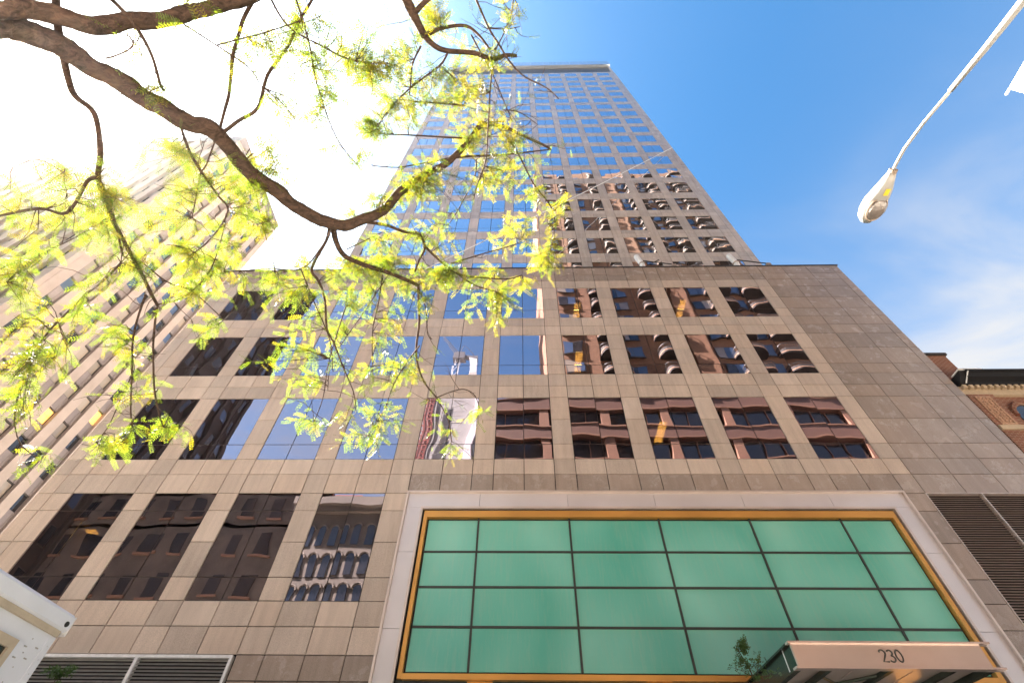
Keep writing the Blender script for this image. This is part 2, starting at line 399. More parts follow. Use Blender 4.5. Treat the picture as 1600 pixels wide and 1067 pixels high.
# windows: a frame and its panes
def window(x0, x1, zs, y, mat, fname='window', xm=None, tilt=.0012, shared={}):
    key = (round(x1-x0, 3), tuple(round(z-zs[0], 3) for z in zs), mat)
    wd, g, f = x1-x0, (.014 if mat == 'mirror_glass' else .022), .035
    if key not in shared:
        h = zs[-1]-zs[0]; mb = MB().box(0, f, .03, .12, 0, h).box(wd-f, wd, .03, .12, 0, h).box(f, wd-f, .03, .12, 0, f).box(f, wd-f, .03, .12, h-f, h)
        mb.box(wd/2-f/2, wd/2+f/2, .03, .12, f, h-f)
        for z in zs[1:-1]:
            for a, c in ((f, wd/2-f/2), (wd/2+f/2, wd-f)): mb.box(a, c, .03, .12, z-zs[0]-f/2, z-zs[0]+f/2)
        pm = []
        for a, c in zip(zs[:-1], zs[1:]):
            ph = c-a-2*g; pw = wd/2-2*g
            pm.append(MB().box(-pw/2, pw/2, 0, .012, -ph/2, ph/2).mesh('pane', mat))
        shared[key] = (mb.mesh(fname, 'dark_bronze'), pm)
    fm, pm = shared[key]
    o = link(fname, fm, (x0, y, zs[0]), B)
    for side in (0, 1):
        for q, (a, c) in enumerate(zip(zs[:-1], zs[1:])):
            p = link('pane', pm[q], (x0+wd*(.25+.5*side), y+.012, (a+c)/2), o)
            p.rotation_euler = (random.gauss(0, tilt), 0, random.gauss(0, tilt))
    return o
for rn, zs in WR.items():
    for k in range(1, 11 if rn != 'O' else 5): window(wx(k), wx(k)+WW, zs, D+.01, 'mirror_glass')
# lights on the ceilings behind the glass
b = NB('warm_tube'); e = b.new('ShaderNodeEmission'); e.inputs[0].default_value = (1, .62, .12, 1); e.inputs[1].default_value = 3.2; b.done(e.outputs[0])
def fixture(px, py, z, ln=1.3):
    c = on_z(px, py, z); c.y = max(c.y, D+.6)
    m = MB().box(-.16, -.05, 0, ln, 0, .06).box(.05, .16, 0, ln, 0, .06).box(-.05, .05, 0, ln, .03, .06)
    part('ceiling_light', m, 'warm_tube', B, (c.x, c.y, z-.1))
for q in ((905, 548, 18.7), (902, 473, 22.7), (1067, 468, 22.7), (1036, 658, 14.7), (66, 882, 10.3, .3), (143, 825, 10.3, .25)): fixture(*q)
# portal: metal surround, gold frame, green panes
LIP = .06
def bx(name, mat, *a): return part(name, MB().box(*a), mat, B)
bx('surround_lip', 'surround_lip', PX0, PX1, D-.10, D+.05, PZ1-LIP, PZ1)
for xa, xb in ((PX0, PX0+LIP), (PX1-LIP, PX1)): bx('surround_lip', 'surround_lip', xa, xb, D-.10, D+.05, 0, PZ1-LIP-.003)
IX0, IX1, IZ1 = -3.25, 11.90, 9.82
bx('surround_lip', 'surround_lip', IX0-.07, IX1+.07, D-.06, D+.05, IZ1, IZ1+.07)
for xa, xb in ((IX0-.07, IX0), (IX1, IX1+.07)): bx('surround_lip', 'surround_lip', xa, xb, D-.06, D+.05, 0, IZ1-.003)
gx = [-3.04, -1.41, 1.496, 4.346, 7.213, 10.069, 11.67]; gz = [5.31, 6.373, 7.41, 8.44, 9.49]
jx = [PX0+LIP]+gx[1:6]+[PX1-LIP]
for a, c in zip(jx[:-1], jx[1:]): bx('surround_panel', 'surround_metal', a+.006, c-.006, D-.015, D+.05, IZ1+.073, PZ1-LIP-.003)
jz = [0, 2.1, 4.2, 6.3, 8.4, IZ1+.07]
for a, c in zip(jz[:-1], jz[1:]):
    bx('surround_panel', 'surround_metal', PX0+LIP+.003, IX0-.073, D-.015, D+.05, a+.006, c-.006)
    bx('surround_panel', 'surround_metal', IX1+.073, PX1-LIP-.003, D-.015, D+.05, a+.006, c-.006)
bx('gold_frame', 'gold_metal', IX0+.07, IX1-.07, D-.03, D+.12, 9.53, IZ1-.07)
bx('gold_frame', 'gold_metal', IX0+.07, gx[0]-.03, D-.03, D+.12, 5.17, 9.527); bx('gold_frame', 'gold_metal', gx[6]+.03, IX1-.07, D-.03, D+.12, 5.17, 9.527)
bx('gold_frame', 'gold_metal', gx[0]-.027, gx[6]+.027, D-.03, D+.12, 5.16, 5.285)
bx('green_frame', 'muntin_dark', IX0, IX1, D+.16, D+.5, 5.1, IZ1)
mu = MB()
for x in gx[1:6]: mu.box(x-.028, x+.028, D+.045, D+.15, 5.29, 9.525)
for z in gz[1:4]:
    for a, c in zip(gx[:-1], gx[1:]): mu.box(a+.029, c-.029, D+.05, D+.15, z-.028, z+.028)
part('glazing_bars', mu, 'muntin_dark', B)
gm = {}
for a, c in zip(gx[:-1], gx[1:]):
    for z0, z1 in zip(gz[:-1], gz[1:]):
        key = (round(c-a, 3), round(z1-z0, 3))
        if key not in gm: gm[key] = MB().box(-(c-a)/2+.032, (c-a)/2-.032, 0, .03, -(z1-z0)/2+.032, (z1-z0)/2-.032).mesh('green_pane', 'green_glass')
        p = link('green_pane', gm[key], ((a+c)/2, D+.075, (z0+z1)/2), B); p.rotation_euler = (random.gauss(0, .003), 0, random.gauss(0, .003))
# lobby below the green glass
bx('lobby_wall', 'muntin_dark', IX0, IX1, D+1.6, D+1.8, 0, 5.08)
bx('lobby_ceiling', 'muntin_dark', IX0, IX1, D+.24, D+1.6, 4.95, 5.08)
for x in (-1.1, 3.4, 9.6): bx('lobby_post', 'gold_metal', x-.32, x+.32, D+.1, D+.5, 0, 5.15)
# louvres
def louvre(x0, x1, z0, z1, xd, slat, gapz, rail, w):
    o = part('louvre', MB().box(x0-w, x0, D-.02, D+.12, z0, z1+w).box(x1, x1+w, D-.02, D+.12, z0, z1+w).box(x0, x1, D-.02, D+.12, z1, z1+w).box(xd-w*.6, xd+w*.6, D-.02, D+.12, z0, z1-.003), rail, B)
    part('louvre_back', MB().box(x0, x1, D+.25, D+.3, z0, z1), 'black_interior', B)
    sm = {}
    for a, c in ((x0, xd-w*.6), (xd+w*.6, x1)):
        m = MB().prism([(.01, 0), (.03, 0), (.10, gapz*.75), (.08, gapz*.75)], 'x', 0, c-a).mesh('louvre_slat', slat)
        z = z1-gapz
        while z > z0:
            link('louvre_slat', m, (a, D, z), o); z -= gapz
louvre(13.30, 17.70, 3.4, 10.39, 15.09, 'louver_brown', .075, 'louver_rail', .022)
louvre(-16.1, -7.64, 3.9, 5.59, -10.08, 'louver_grey', .077, 'white_metal', .07)
# tower set back on the podium
DT = 17.424; TX0, TX1 = -12.85, 17.05; FZ, WH = 3.68, 2.44
tw = [13.75-2.876*j for j in range(10)][::-1]; TW = 2.12
tx = [TX0, tw[0]]
for x in tw: tx += [x, x+TW/2, x+TW]
tx = sorted(set([round(v, 4) for v in tx]+[round(tw[-1]+TW+.7, 3), TX1]))
tb = MB(); tp = MB()
rows_z = [28.84+FZ*i for i in range(19)]
zl = [24.6, 26.2]
for z in rows_z: zl += [z-1.24, z-.62, z, z+.62, z+WH]
zl = sorted(set(round(z, 3) for z in zl)); ztop = rows_z[-1]+WH
zl += [ztop+.62]
for i in range(len(tx)-1):
    for j in range(len(zl)-1):
        x0, x1, z0, z1 = tx[i], tx[i+1], zl[j], zl[j+1]; xm, zm = (x0+x1)/2, (z0+z1)/2
        if any(a < xm < a+TW for a in tw) and any(z < zm < z+WH for z in rows_z): continue
        tb.box(x0, x1, DT+.05, DT+.3, z0, z1)
        tp.box(x0+.012, x1-.012, DT, DT+.06, z0+.012, z1-.012)
part('tower_backing', tb, 'joint_dark', B); part('tower_cladding', tp, 'granite_tower', B, stuff=True)
for r, z in enumerate(rows_z):
    for x in tw: window(x, x+TW, (z, z+.62, z+WH) if r < 8 else (z, z+WH), DT+.01, 'tower_glass', tilt=.0016)
bx('tower_band', 'dark_bronze', TX0+.15, TX1-.15, DT+.25, DT+1, ztop+.62, 103.9)
cap = MB()
for i in range(12):
    a = TX0-.1+i*(TX1-TX0+.2)/12; cap.box(a+.01, a+(TX1-TX0+.2)/12-.01, DT-.25, DT+1.5, 103.9, 107.2)
part('crown_panels', cap, 'crown_metal', B, stuff=True)
ts = MB().box(TX0, TX0+.3, DT+.07, 42, 24.6, 103.8).box(TX1-.3, TX1, DT+.07, 42, 24.6, 103.8).box(TX0, TX1, 41.7, 42, 24.6, 103.8).box(TX0+.3, TX1-.3, DT+.4, 41.7, 103, 103.8)
part('tower_side_wall', ts, 'granite_tower', B)
ti = MB().box(TX0+.3, TX1-.3, DT+4, DT+4.2, 24.6, 103)
for z in rows_z: ti.box(TX0+.3, TX1-.3, DT+.35, DT+4, z+WH+.1, z+WH+.5)
part('tower_interior', ti, 'black_interior', B)

# ---------------------------------------------------------------- canopy with the street number
CY = 10.8
cp = thing('entrance_canopy', 'polished copper-toned entrance canopy with the number 230 on its front', 'canopy', (7.2, D, 4.6))
part('canopy_fascia', MB().box(5.36, 9.08, CY, CY+.05, 4.60, 5.0), 'canopy_steel', cp)
part('top_flange', MB().box(5.30, 9.27, CY-.06, CY+.10, 5.0, 5.035), 'canopy_steel', cp)
part('bottom_flange', MB().box(5.28, 9.27, CY-.06, CY+.10, 4.565, 4.60), 'canopy_steel', cp)
for x0, x1 in ((5.36, 5.40), (9.04, 9.08)):
    part('side_panel', MB().box(x0, x1, CY+.05, D-.12, 4.60, 5.0), 'canopy_dark', cp)
part('side_trim', MB().box(5.352, 5.36, CY+.42, CY+.45, 4.6, 5.0), 'white_metal', cp)
for z in (5.0, 4.565):
    part('side_flange', MB().box(5.30, 5.42, CY+.10, D-.12, z, z+.035), 'canopy_dark', cp); part('side_flange', MB().box(9.02, 9.14, CY+.10, D-.12, z, z+.035), 'canopy_dark', cp)
part('canopy_roof', MB().box(5.42, 9.02, CY+.10, D-.12, 4.97, 5.0), 'canopy_dark', cp)
so_ = MB()
for i in range(3): so_.box(5.42+i*1.2, 5.42+i*1.2+1.17, CY+.10, D-.12, 4.66, 4.69)
part('soffit', so_, 'canopy_steel', cp)
for x in (6.0, 7.2, 8.4):
    part('soffit_beam', MB().box(x-.05, x+.05, CY+.10, D-.12, 4.58, 4.655), 'canopy_dark', cp)
part('soffit_brace', MB().bar((6.0, 12.6, 4.63), (7.2, 11.4, 4.63), .03).bar((7.2, 12.6, 4.63), (6.0, 11.4, 4.62), .03), 'canopy_dark', cp)
def arc(cx, cz, rx, rz, a0, a1, n=14): return [(cx+rx*math.cos(math.radians(a0+(a1-a0)*i/n)), cz+rz*math.sin(math.radians(a0+(a1-a0)*i/n))) for i in range(n+1)]
def digit(path, x0, z0, h):
    m = MB(); pts = [Vector((x0+u*h, CY-.006, z0+v*h)) for u, v in path]
    m.tube(pts, [h*.068]*len(pts), 6); return m
two = arc(.28, .72, .26, .27, 165, -30, 16)+[(.06, .03), (.56, .03)]
three = arc(.26, .75, .23, .22, 150, -80, 14)+arc(.26, .27, .27, .25, 85, -150, 16)
zero = arc(.29, .5, .27, .48, 90, 450, 26)
for i, d_ in enumerate((two, three, zero)): part('numeral', digit(d_, 7.03+i*.150, 4.69, .21), 'muntin_dark', cp)

# ---------------------------------------------------------------- things on the podium roof
for (px, ang_, lb) in ((1003, .15, 'left'), (1150, -.25, 'right')):
    q = on_y(px, 412, D+.5); zb = 24.6
    t = thing('roof_floodlight', {'left': 'white rooftop floodlight with two crossed dark arms, in front of the middle tower windows', 'right': 'white rooftop floodlight with one dark arm, near the right edge of the tower'}[lb], 'floodlight', (q.x, D+.5, zb), 'floodlights on the podium roof edge')
    part('post', MB().bar((q.x, D+.5, zb), (q.x, D+.5, zb+.9), .07, 10), 'white_metal', t)
    part('housing', MB().tube([(q.x, D+.5, zb+.7), (q.x-.05, D+.42, zb+1.2), (q.x-.25, D+.35, zb+2.0), (q.x-.28, D+.34, zb+2.08)], [.11, .15, .16, .11], 12), 'white_metal', t, smooth=False)
    part('collar', MB().tube([(q.x-.06, D+.43, zb+1.22), (q.x-.07, D+.42, zb+1.3)], [.17, .17], 12), 'lamp_under', t)
    part('arm', MB().bar((q.x+.1, D+.45, zb+1.7), (q.x+1.75, D+.5, zb+1.35), .035), 'dark_bronze', t)
    if lb == 'left': part('arm', MB().bar((q.x+.1, D+.5, zb+1.1), (q.x+1.05, D+.4, zb+1.72), .03), 'dark_bronze', t)
    part('arm_tip', MB().box(q.x+1.72, q.x+1.95, D+.42, D+.6, zb+.95, zb+1.3), 'lamp_under', t)
ca, cb_ = on_y(1050, 231, DT-.05), on_y(664, 421, D-.1)
tag(part('cable', MB().tube([ca.lerp(cb_, i/12)-Vector((0, 0, .25*math.sin(math.pi*i/12))) for i in range(13)], [.032]*13, 5), 'wire_grey', None), 'thin pale cable slanting across the tower face down to the podium roof edge', 'cable')

# ---------------------------------------------------------------- tall neighbour on the left
LX, LY0, LY1, LZ = -46.0, 23.4, 39.5, 83.6
NBt = thing('neighbour_tower', 'pale stone office tower with tall vertical piers, rising behind the tree at the left', 'building', (LX-20, LY0, 0))
part('core', MB().box(LX-45, LX-.55, LY0+.55, LY1, 0, LZ-2.2), 'joint_dark', NBt)
part('roof_band', MB().box(LX-45.2, LX+.02, LY0-.02, LY1+.1, LZ-2.2, LZ), 'spandrel_grey', NBt)
lp, fl = 2.13, 3.4
ys = [38.25-lp*j for j in range(7)]
z_rows = [31.5+fl*n for n in range(-8, 15)]
pm_ = MB().box(0, .5, -.50, .50, 0, LZ-2.2).mesh('pier', 'limestone')
pf_ = MB().box(-.50, .50, 0, .5, 0, LZ-2.2).mesh('pier', 'limestone')
for j in range(8): link('pier', pm_, (LX-.5, ys[0]+lp/2-lp*j if j else LY1-.3, 0), NBt)
xs_ = [LX-1.6-lp*j for j in range(20)]
for j in range(21): link('pier', pf_, (xs_[0]+lp/2-lp*j-.02 if j else LX-.53, LY0, 0), NBt)
spn = MB()
for z in z_rows:
    for y in ys:
        spn.box(LX-.55, LX-.30, y-.57, y+.57, z+.86, z+fl-.86)
        for q in (-.3, .3): spn.box(LX-.30, LX-.26, y+q-.05, y+q+.05, z+.88, z+fl-.88)
    for x in xs_: spn.box(x-.57, x+.57, LY0+.30, LY0+.55, z+.86, z+fl-.86)
part('spandrels', spn, 'spandrel_grey', NBt, stuff=True)
kinds = ['pane_dark', 'pane_blind', 'pane_amber', 'pane_blue']
wf_s = MB().box(0, .14, -.57, -.51, -.84, .84).box(0, .14, .51, .57, -.84, .84).box(0, .14, -.51, .51, -.84, -.77).box(0, .14, -.51, .51, .77, .84).mesh('window', 'frame_dark')
wp_s = {k: MB().box(0, .03, -.5, .5, -.76, .76).mesh('pane', k) for k in kinds}
bl_s = {k: MB().box(0, .02, -.48, .48, -.4, .4).mesh('blind', k) for k in ('pane_blind', 'pane_amber')}
for z in z_rows:
    for y in ys:
        o = link('window', wf_s, (LX-.52, y, z), NBt)
        hi = min(1, max(0, (z-30)/45))
        k = random.choices(kinds, (1.6, 2.6*(1-hi), 1.2*(1-hi), .6+4*hi))[0]
        link('pane', wp_s[k], (LX-.50, y, z), o)
wf_f = MB().box(-.57, -.51, 0, .14, -.84, .84).box(.51, .57, 0, .14, -.84, .84).box(-.51, .51, 0, .14, -.84, -.77).box(-.51, .51, 0, .14, .77, .84).mesh('window', 'frame_dark')
wp_f = {k: MB().box(-.5, .5, 0, .03, -.76, .76).mesh('pane', k) for k in kinds}
for z in z_rows[10:]:
    for x in xs_[:11]:
        o = link('window', wf_f, (x, LY0+.40, z), NBt); link('pane', wp_f[random.choice(kinds[:2]+['pane_blue'])], (x, LY0+.45, z), o)

# ---------------------------------------------------------------- red brick neighbour on the right
RY = 14.25
BR = thing('brick_building', 'red brick townhouse with black cornice and chimney beside the granite podium', 'building', (24, RY, 0))
part('wall', MB().box(17.9, 34, RY, RY+9, 0, 15.0), 'brick_red', BR)
part('frieze', MB().box(17.88, 34, RY-.12, RY+.3, 14.93, 15.20), 'cream_stone', BR)
dn = [MB().box(-.07, .07, -.12, .1, 0, .16).mesh('dentil', 'cream_stone')]
for i in range(40): link('dentil', dn[0], (18.1+i*.26, RY-.13, 15.24), BR)
part('frieze_band', MB().box(17.88, 34, RY-.10, RY+.3, 15.21, 15.42), 'cream_stone', BR)
co = part('cornice', MB().prism([(RY+.3, 15.42), (RY-.2, 15.42), (RY-.26, 15.54), (RY-.5, 15.62), (RY-.58, 15.76), (RY-.68, 15.79), (RY-.68, 15.87), (RY+.3, 15.87)], 'x', 18.25, 34), 'cornice_black', BR)
part('cornice_end', MB().prism([(RY+.3, 15.45), (RY-.25, 15.45), (RY-.5, 15.7), (RY-.6, 15.86), (RY+.3, 15.86)], 'x', 18.0, 18.245), 'cornice_black', BR)
part('flashing', MB().box(17.95, 18.9, RY-.69, RY-.2, 15.872, 15.90).bar((18.22, RY-.27, 15.46), (18.3, RY-.66, 15.8), .025), 'white_metal', BR)
ch = part('chimney', MB().box(18.15, 19.0, RY+.1, RY+.95, 15, 17.55), 'brick_red', BR)
part('chimney_cap', MB().box(18.08, 19.07, RY+.02, RY+1.03, 17.55, 17.68), 'dark_stone', BR)
part('brick_pier', MB().box(17.92, 18.95, RY-.16, RY, 0, 14.94), 'brick_red', BR)
pn = MB().box(18.12, 18.72, RY-.19, RY-.16, 13.35, 14.8)
for i in range(9):
    z = 13.45+i*.145
    for k in range(4):
        x = 18.18+k*.135; pn.prism([(x, z), (x+.05+.03*((i+k) % 2), z+.02), (x+.1, z+.09), (x+.03, z+.11)], 'y', RY-.225, RY-.19)
part('ornament_panel', pn, 'terracotta', BR)
part('string_course', MB().box(17.9, 34, RY-.24, RY-.16, 13.1, 13.3).box(18.96, 34, RY-.159, RY, 13.1, 13.3), 'cream_stone', BR)
for i in range(6):
    x = 19.85+i*2.1
    wdw = part('window', MB().prism([(x-.55, 11.2)]+[(x-.55+.0, 13.9)]+[(x+.55*math.cos(math.radians(a)), 13.9+.55*math.sin(math.radians(a))) for a in range(165, -1, -15)]+[(x+.55, 11.2)], 'y', RY-.03, RY+.05), 'pane_dark', BR)
    part('arch', MB().tube([(x+.66*math.cos(math.radians(a)), RY-.05, 13.9+.66*math.sin(math.radians(a))) for a in range(180, -1, -15)], [.1]*13, 6), 'brick_red', BR)
    part('column', MB().tube([(x+1.05, RY-.1, 11.2), (x+1.05, RY-.1, 13.9)], [.17, .15], 10), 'cream_stone', BR)
    part('capital', MB().tube([(x+1.05, RY-.1, 13.9), (x+1.05, RY-.1, 14.1)], [.15, .27], 10), 'cream_stone', BR)

# ---------------------------------------------------------------- opposite side of the street: what the mirrored windows show
def wall_windows(parent, m_f, m_p, spots, y, name='window'):
    for (x, z) in spots:
        o = link(name, m_f, (x, y, z), parent); link('pane', m_p, (x, y+.02, z), o)
AP = thing('apartment_tower', 'brown brick apartment tower with stacked rounded balconies, mirrored in the office windows', 'building', (16, -12, 0))
part('wall', MB().box(3.0, 37.0, -25, -5.6, 32, 110), 'brick_brown', AP)
part('brick_bay', MB().box(3.0, 8.2, -5.6, -4.9, 32, 110).box(18.3, 20.2, -5.6, -4.9, 32, 104), 'brick_brown', AP)
part('roof_house', MB().prism([(10, 110), (26, 110), (24, 116), (13, 113)], 'y', -18, -9), 'brick_red', AP)
wf = MB().box(-1.0, 1.0, 0, .12, -.85, .85).box(-1.05, 1.05, .12, .22, -.98, -.86).mesh('window', 'frame_dark')
wp = {k: MB().box(-.46, .46, .1, .14, -.75, .75).mesh('pane', k) for k in ('pane_dark', 'pane_blue', 'pane_blind')}
bal_poly = lambda w_, d_, r: [(-w_, 0)]+[(-w_+r-r*math.cos(math.radians(a)), d_-r+r*math.sin(math.radians(a))) for a in range(0, 91, 18)]+[(w_-r+r*math.sin(math.radians(a)), d_-r+r*math.cos(math.radians(a))) for a in range(0, 91, 18)]+[(w_, 0)]
bp = bal_poly(1.6, 1.25, .8)
bal = MB().prism(bp, 'z', 0, .2).mesh('balcony', 'dark_stone')
brim = MB()
for a, c in zip(bp[:-1], bp[1:]): brim.bar((a[0], a[1], .2), (c[0], c[1], .2), .05, 4)
bal_rim = brim.mesh('balcony_rim', 'terracotta')
inner = [(u*.95, max(0, v-.06)) for u, v in bp]
rl = MB()
for a, c in zip(bp[:-1], bp[1:]):
    rl.bar((a[0], a[1], 1.1), (c[0], c[1], 1.1), .035, 4)
    n_ = max(1, int((Vector(a)-Vector(c)).length/.22))
    for q in range(n_): 
        t_ = q/n_; u, v = a[0]+(c[0]-a[0])*t_, a[1]+(c[1]-a[1])*t_; rl.box(u-.012, u+.012, v-.012, v+.012, .2, 1.1)
rail = rl.mesh('railing', 'frame_dark')
apr = MB()
for a, c in zip(bp[:-1], bp[1:]): apr.quad((*a, .22), (*c, .22), (*c, .62), (*a, .62))
apron = apr.mesh('balcony_apron', 'dark_stone')
for f_ in range(27):
    z = 34.2+f_*2.8
    for x in (5.6, 12.1, 22.0, 26.2, 31.6):
        y = -4.9 if x == 5.6 else -5.6
        o = link('window', wf, (x, y, z), AP)
        for s_ in (-.48, .48): link('pane', wp[random.choice(['pane_blind', 'pane_blue', 'pane_dark', 'pane_blue'])], (x+s_, y+.02, z), o)
    for x in (9.9, 16.3, 24.2, 28.9, 34.4):
        o = link('balcony', bal, (x, -5.6, z-1.1), AP); link('railing', rail, (x, -5.6, z-1.1), o); link('balcony_apron', apron, (x, -5.6, z-1.1), o); link('balcony_rim', bal_rim, (x, -5.6, z-1.1), o)
BB = thing('brown_building', 'smooth brown building with long strips of dark windows, mirrored low in the office windows', 'building', (13, -8, 0))
part('wall', MB().box(-3.2, 30, -24, -5.2, 0, 32.6), 'brown_panel', BB)
stw = MB().box(-.02, 4.72, 0, .06, -.8, .8).mesh('window', 'pane_dark'); 
for f_ in range(9):
    z = 30.0-f_*3.45
    part('spandrel', MB().box(-3.2, 30, -5.2, -4.7, z+1.0, z+2.45), 'brown_panel', BB)
    part('sill', MB().box(-3.2, 30, -4.7, -4.62, z+2.45 if False else z+1.0, z+1.1).box(-3.2, 30, -4.7, -4.62, z+2.33, z+2.43), 'brown_trim', BB)
    for i in range(6):
        x = -2.9+i*5.5
        o = link('window', stw, (x, -5.19, z), BB)
        part('mullion', MB().box(x+1.5, x+1.57, -5.13, -5.0, z-.8, z+.8).box(x+3.1, x+3.17, -5.13, -5.0, z-.8, z+.8), 'brown_trim', o)
        part('pier', MB().box(x+4.7, x+5.48, -5.2, -4.72, z-1.0, z+1.0), 'brown_trim', BB)
DK = thing('dark_tower', 'dark stone office tower, mirrored in the leftmost office windows', 'building', (-52, -16, 0))
part('wall', MB().box(-66, -40.5, -23.3, -5, 0, 108), 'dark_stone', DK)
part('low_wing', MB().box(-40.5, -17.75, -24, -10.5, 0, 26), 'wing_stone', DK)
dw = MB().box(0, .08, -.5, .5, -.95, .95).mesh('window', 'frame_dark'); dp = {k: MB().box(.08, .1, -.40, .40, -.85, .85).mesh('pane', k) for k in ('pane_dark', 'pane_blue')}
dq = MB()
for j in range(9): dq.box(-40.5, -40.1, -6.2-j*2.1-.35, -6.2-j*2.1+.35, 0, 108)
part('pilaster', dq, 'dark_stone', DK)
wg = MB().box(-.5, .5, 0, .06, -.85, .85).mesh('window', 'pane_dark'); ws = MB().box(-.7, .7, 0, .16, -1.02, -.86).mesh('sill', 'brown_trim')
part('string_course', MB().box(-40.4, -17.8, -10.62, -10.5, 22.4, 22.7).box(-40.4, -17.8, -10.62, -10.5, 15.8, 16.05).box(-40.4, -17.7, -10.9, -10.5, 25.5, 26.1), 'brown_trim', DK)
for f_ in range(6):
    for i in range(9):
        o = link('window', wg, (-39.4+i*2.45, -10.5, 24.2-f_*3.3), DK); link('sill', ws, (-39.4+i*2.45, -10.5, 24.2-f_*3.3), o)
for f_ in range(25):
    for j in range(8):
        o = link('window', dw, (-40.5, -7.25-j*2.1, 10+f_*3.7), DK); link('pane', dp[random.choice(['pane_dark', 'pane_dark', 'pane_blue'])], (-40.5, -7.25-j*2.1, 10+f_*3.7), o)
ST = thing('stone_building', 'pale stone building with rows of arched windows, mirrored beside the green glass', 'building', (-16, -10, 0))
part('wall', MB().box(-17.6, -10.6, -22, -5, 0, 21), 'pale_stone', ST)
part('cornice', MB().box(-17.65, -10.3, -22, -4.3, 21, 21.6).box(-17.62, -10.4, -22, -4.6, 20.6, 20.99).box(-17.61, -10.5, -5, -4.75, 12.2, 12.6), 'pale_stone', ST)
part('mansard', MB().prism([(-17, 21.6), (-13, 21.6), (-13.6, 24), (-16.2, 24)], 'y', -20, -8), 'hoist_red', ST)
aw = [(-.42, -1.2), (-.42, .7)]+[(.42*math.cos(math.radians(a)), .7+.42*math.sin(math.radians(a))) for a in range(165, -1, -15)]+[(.42, -1.2)]
awm = MB().prism(aw, 'y', 0, .05).mesh('window', 'pane_dark')
ac_ = MB().tube([(.55*math.cos(math.radians(a)), .05, .7+.55*math.sin(math.radians(a))) for a in range(180, -1, -15)], [.12]*13, 6).mesh('arch', 'pale_stone')
for f_ in range(8):
    for i in range(7):
        q = (-17.0+i*.98, -5.0, 18.9-f_*2.15)
        o = link('window', awm, q, ST); a_ = link('arch', ac_, q, o); o.scale = (.66, 1, .66)
WB = thing('white_building', 'white sheeted building under construction with a red hoist, mirrored in a podium window', 'building', (-18, -62, 0))
part('wall', MB().box(-24.5, -11, -75, -62, 0, 88), 'white_sheet', WB)
rb_ = MB()
for i in range(44): rb_.box(-21, -15, -62, -61.97, 2+i*2, 2.12+i*2)
part('floor_edges', rb_, 'slab_concrete', WB)
hm2 = MB()
for xq in (-24.6, -23.2):
    for dx in (0, .8):
        for dy in (0, .8): hm2.bar((xq+dx, -61.8+dy, 0), (xq+dx, -61.8+dy, 88), .08, 4)
    for i in range(58): hm2.bar((xq, -61.0, i*1.5), (xq+.8, -61.0, i*1.5+1.5), .06, 4); hm2.box(xq-.05, xq+.85, -61.05, -60.95, i*1.5, i*1.5+.3)
part('hoist_mast', hm2, 'hoist_red', WB)
part('fin', MB().prism([(-14.5, 60), (-12, 60), (-10.2, 90), (-11.6, 90)], 'y', -61.9, -60.5), 'surround_metal', WB)
CR = thing('tower_crane', 'dark tower crane above the construction site, mirrored against blue sky', 'crane', (-19, -66, 88))
cm = MB()
for sx in (-.7, .7):
    for sy in (-.7, .7): cm.bar((-19+sx, -66+sy, 88), (-19+sx, -66+sy, 106), .09, 4)
for i in range(9):
    z = 88+i*2
    for sy in (-.7, .7): cm.bar((-19.7, -66+sy, z), (-18.3, -66+sy, z+2), .05, 4)
    for sx in (-.7, .7): cm.bar((-19+sx, -66.7, z), (-19+sx, -65.3, z+2), .05, 4)
part('mast', cm, 'white_metal', CR)
jb = MB()
for o_ in (-.5, .5): jb.bar((-19, -66+o_, 107), (-25, -66+o_, 116), .1, 4)
jb.bar((-19, -66, 108.3), (-25, -66, 117), .1, 4)
part('jib', jb, 'crane_steel', CR); part('cab', MB().box(-20.5, -17, -67.2, -64.8, 106, 108), 'crane_steel', CR)
part('counterweight', MB().box(-15.5, -13.2, -67, -65, 99, 106.5), 'white_metal', CR); part('counter_jib', MB().box(-19, -13, -66.6, -65.4, 107, 107.5).bar((-13.3, -66, 107), (-18, -66, 113), .08, 4).bar((-18, -66, 113), (-19, -66, 107), .1, 4), 'crane_steel', CR)

# ---------------------------------------------------------------- street lamp and banner
LPX = 5.9
LM = thing('street_lamp', 'white cobra-head street lamp on a long tapering arm, upper right', 'street lamp', (LPX, -1.0, 0))
part('pole', MB().tube([(LPX, -1.0, 0), (LPX, -1.0, .3), (LPX, -1.0, 7.9)], [.2, .13, .085], 14), 'lamp_paint', LM, smooth=True)
a1, a2, a3 = Vector((LPX, 2.05, 8.97)), Vector((LPX, 2.45, 9.085)), Vector((LPX, 2.93, 9.09))
arm = [Vector((LPX, -1.0, 7.75)), Vector((LPX, -.5, 8.0)), Vector((LPX, .565, 8.434)), Vector((LPX, 1.1, 8.61)), Vector((LPX, 1.6, 8.80))]
part('arm', MB().tube(arm, [.08, .066, .048, .040, .034], 12), 'lamp_paint', LM, smooth=True)
part('arm_tip', MB().tube([Vector((LPX, 1.58, 8.79)), a1, a2, Vector((LPX, 2.7, 9.10)), a3], [.023]*5, 12), 'lamp_paint', LM, smooth=True)
hm = MB(); rings = [(2.82, .055, 9.04, 9.15), (2.95, .085, 9.02, 9.18), (3.1, .125, 9.0, 9.22), (3.28, .165, 9.02, 9.27), (3.45, .17, 9.04, 9.28), (3.6, .14, 9.06, 9.26), (3.69, .07, 9.08, 9.21)]
nn = 14
for (y, hw, zb, zt) in rings:
    for k in range(nn):
        an = 2*math.pi*k/nn; cx, cz = math.cos(an), math.sin(an)
        sg = lambda v: math.copysign(abs(v)**.7, v)
        hm.v.append((LPX+hw*sg(cx), y, (zb+zt)/2+(zt-zb)/2*sg(cz)))
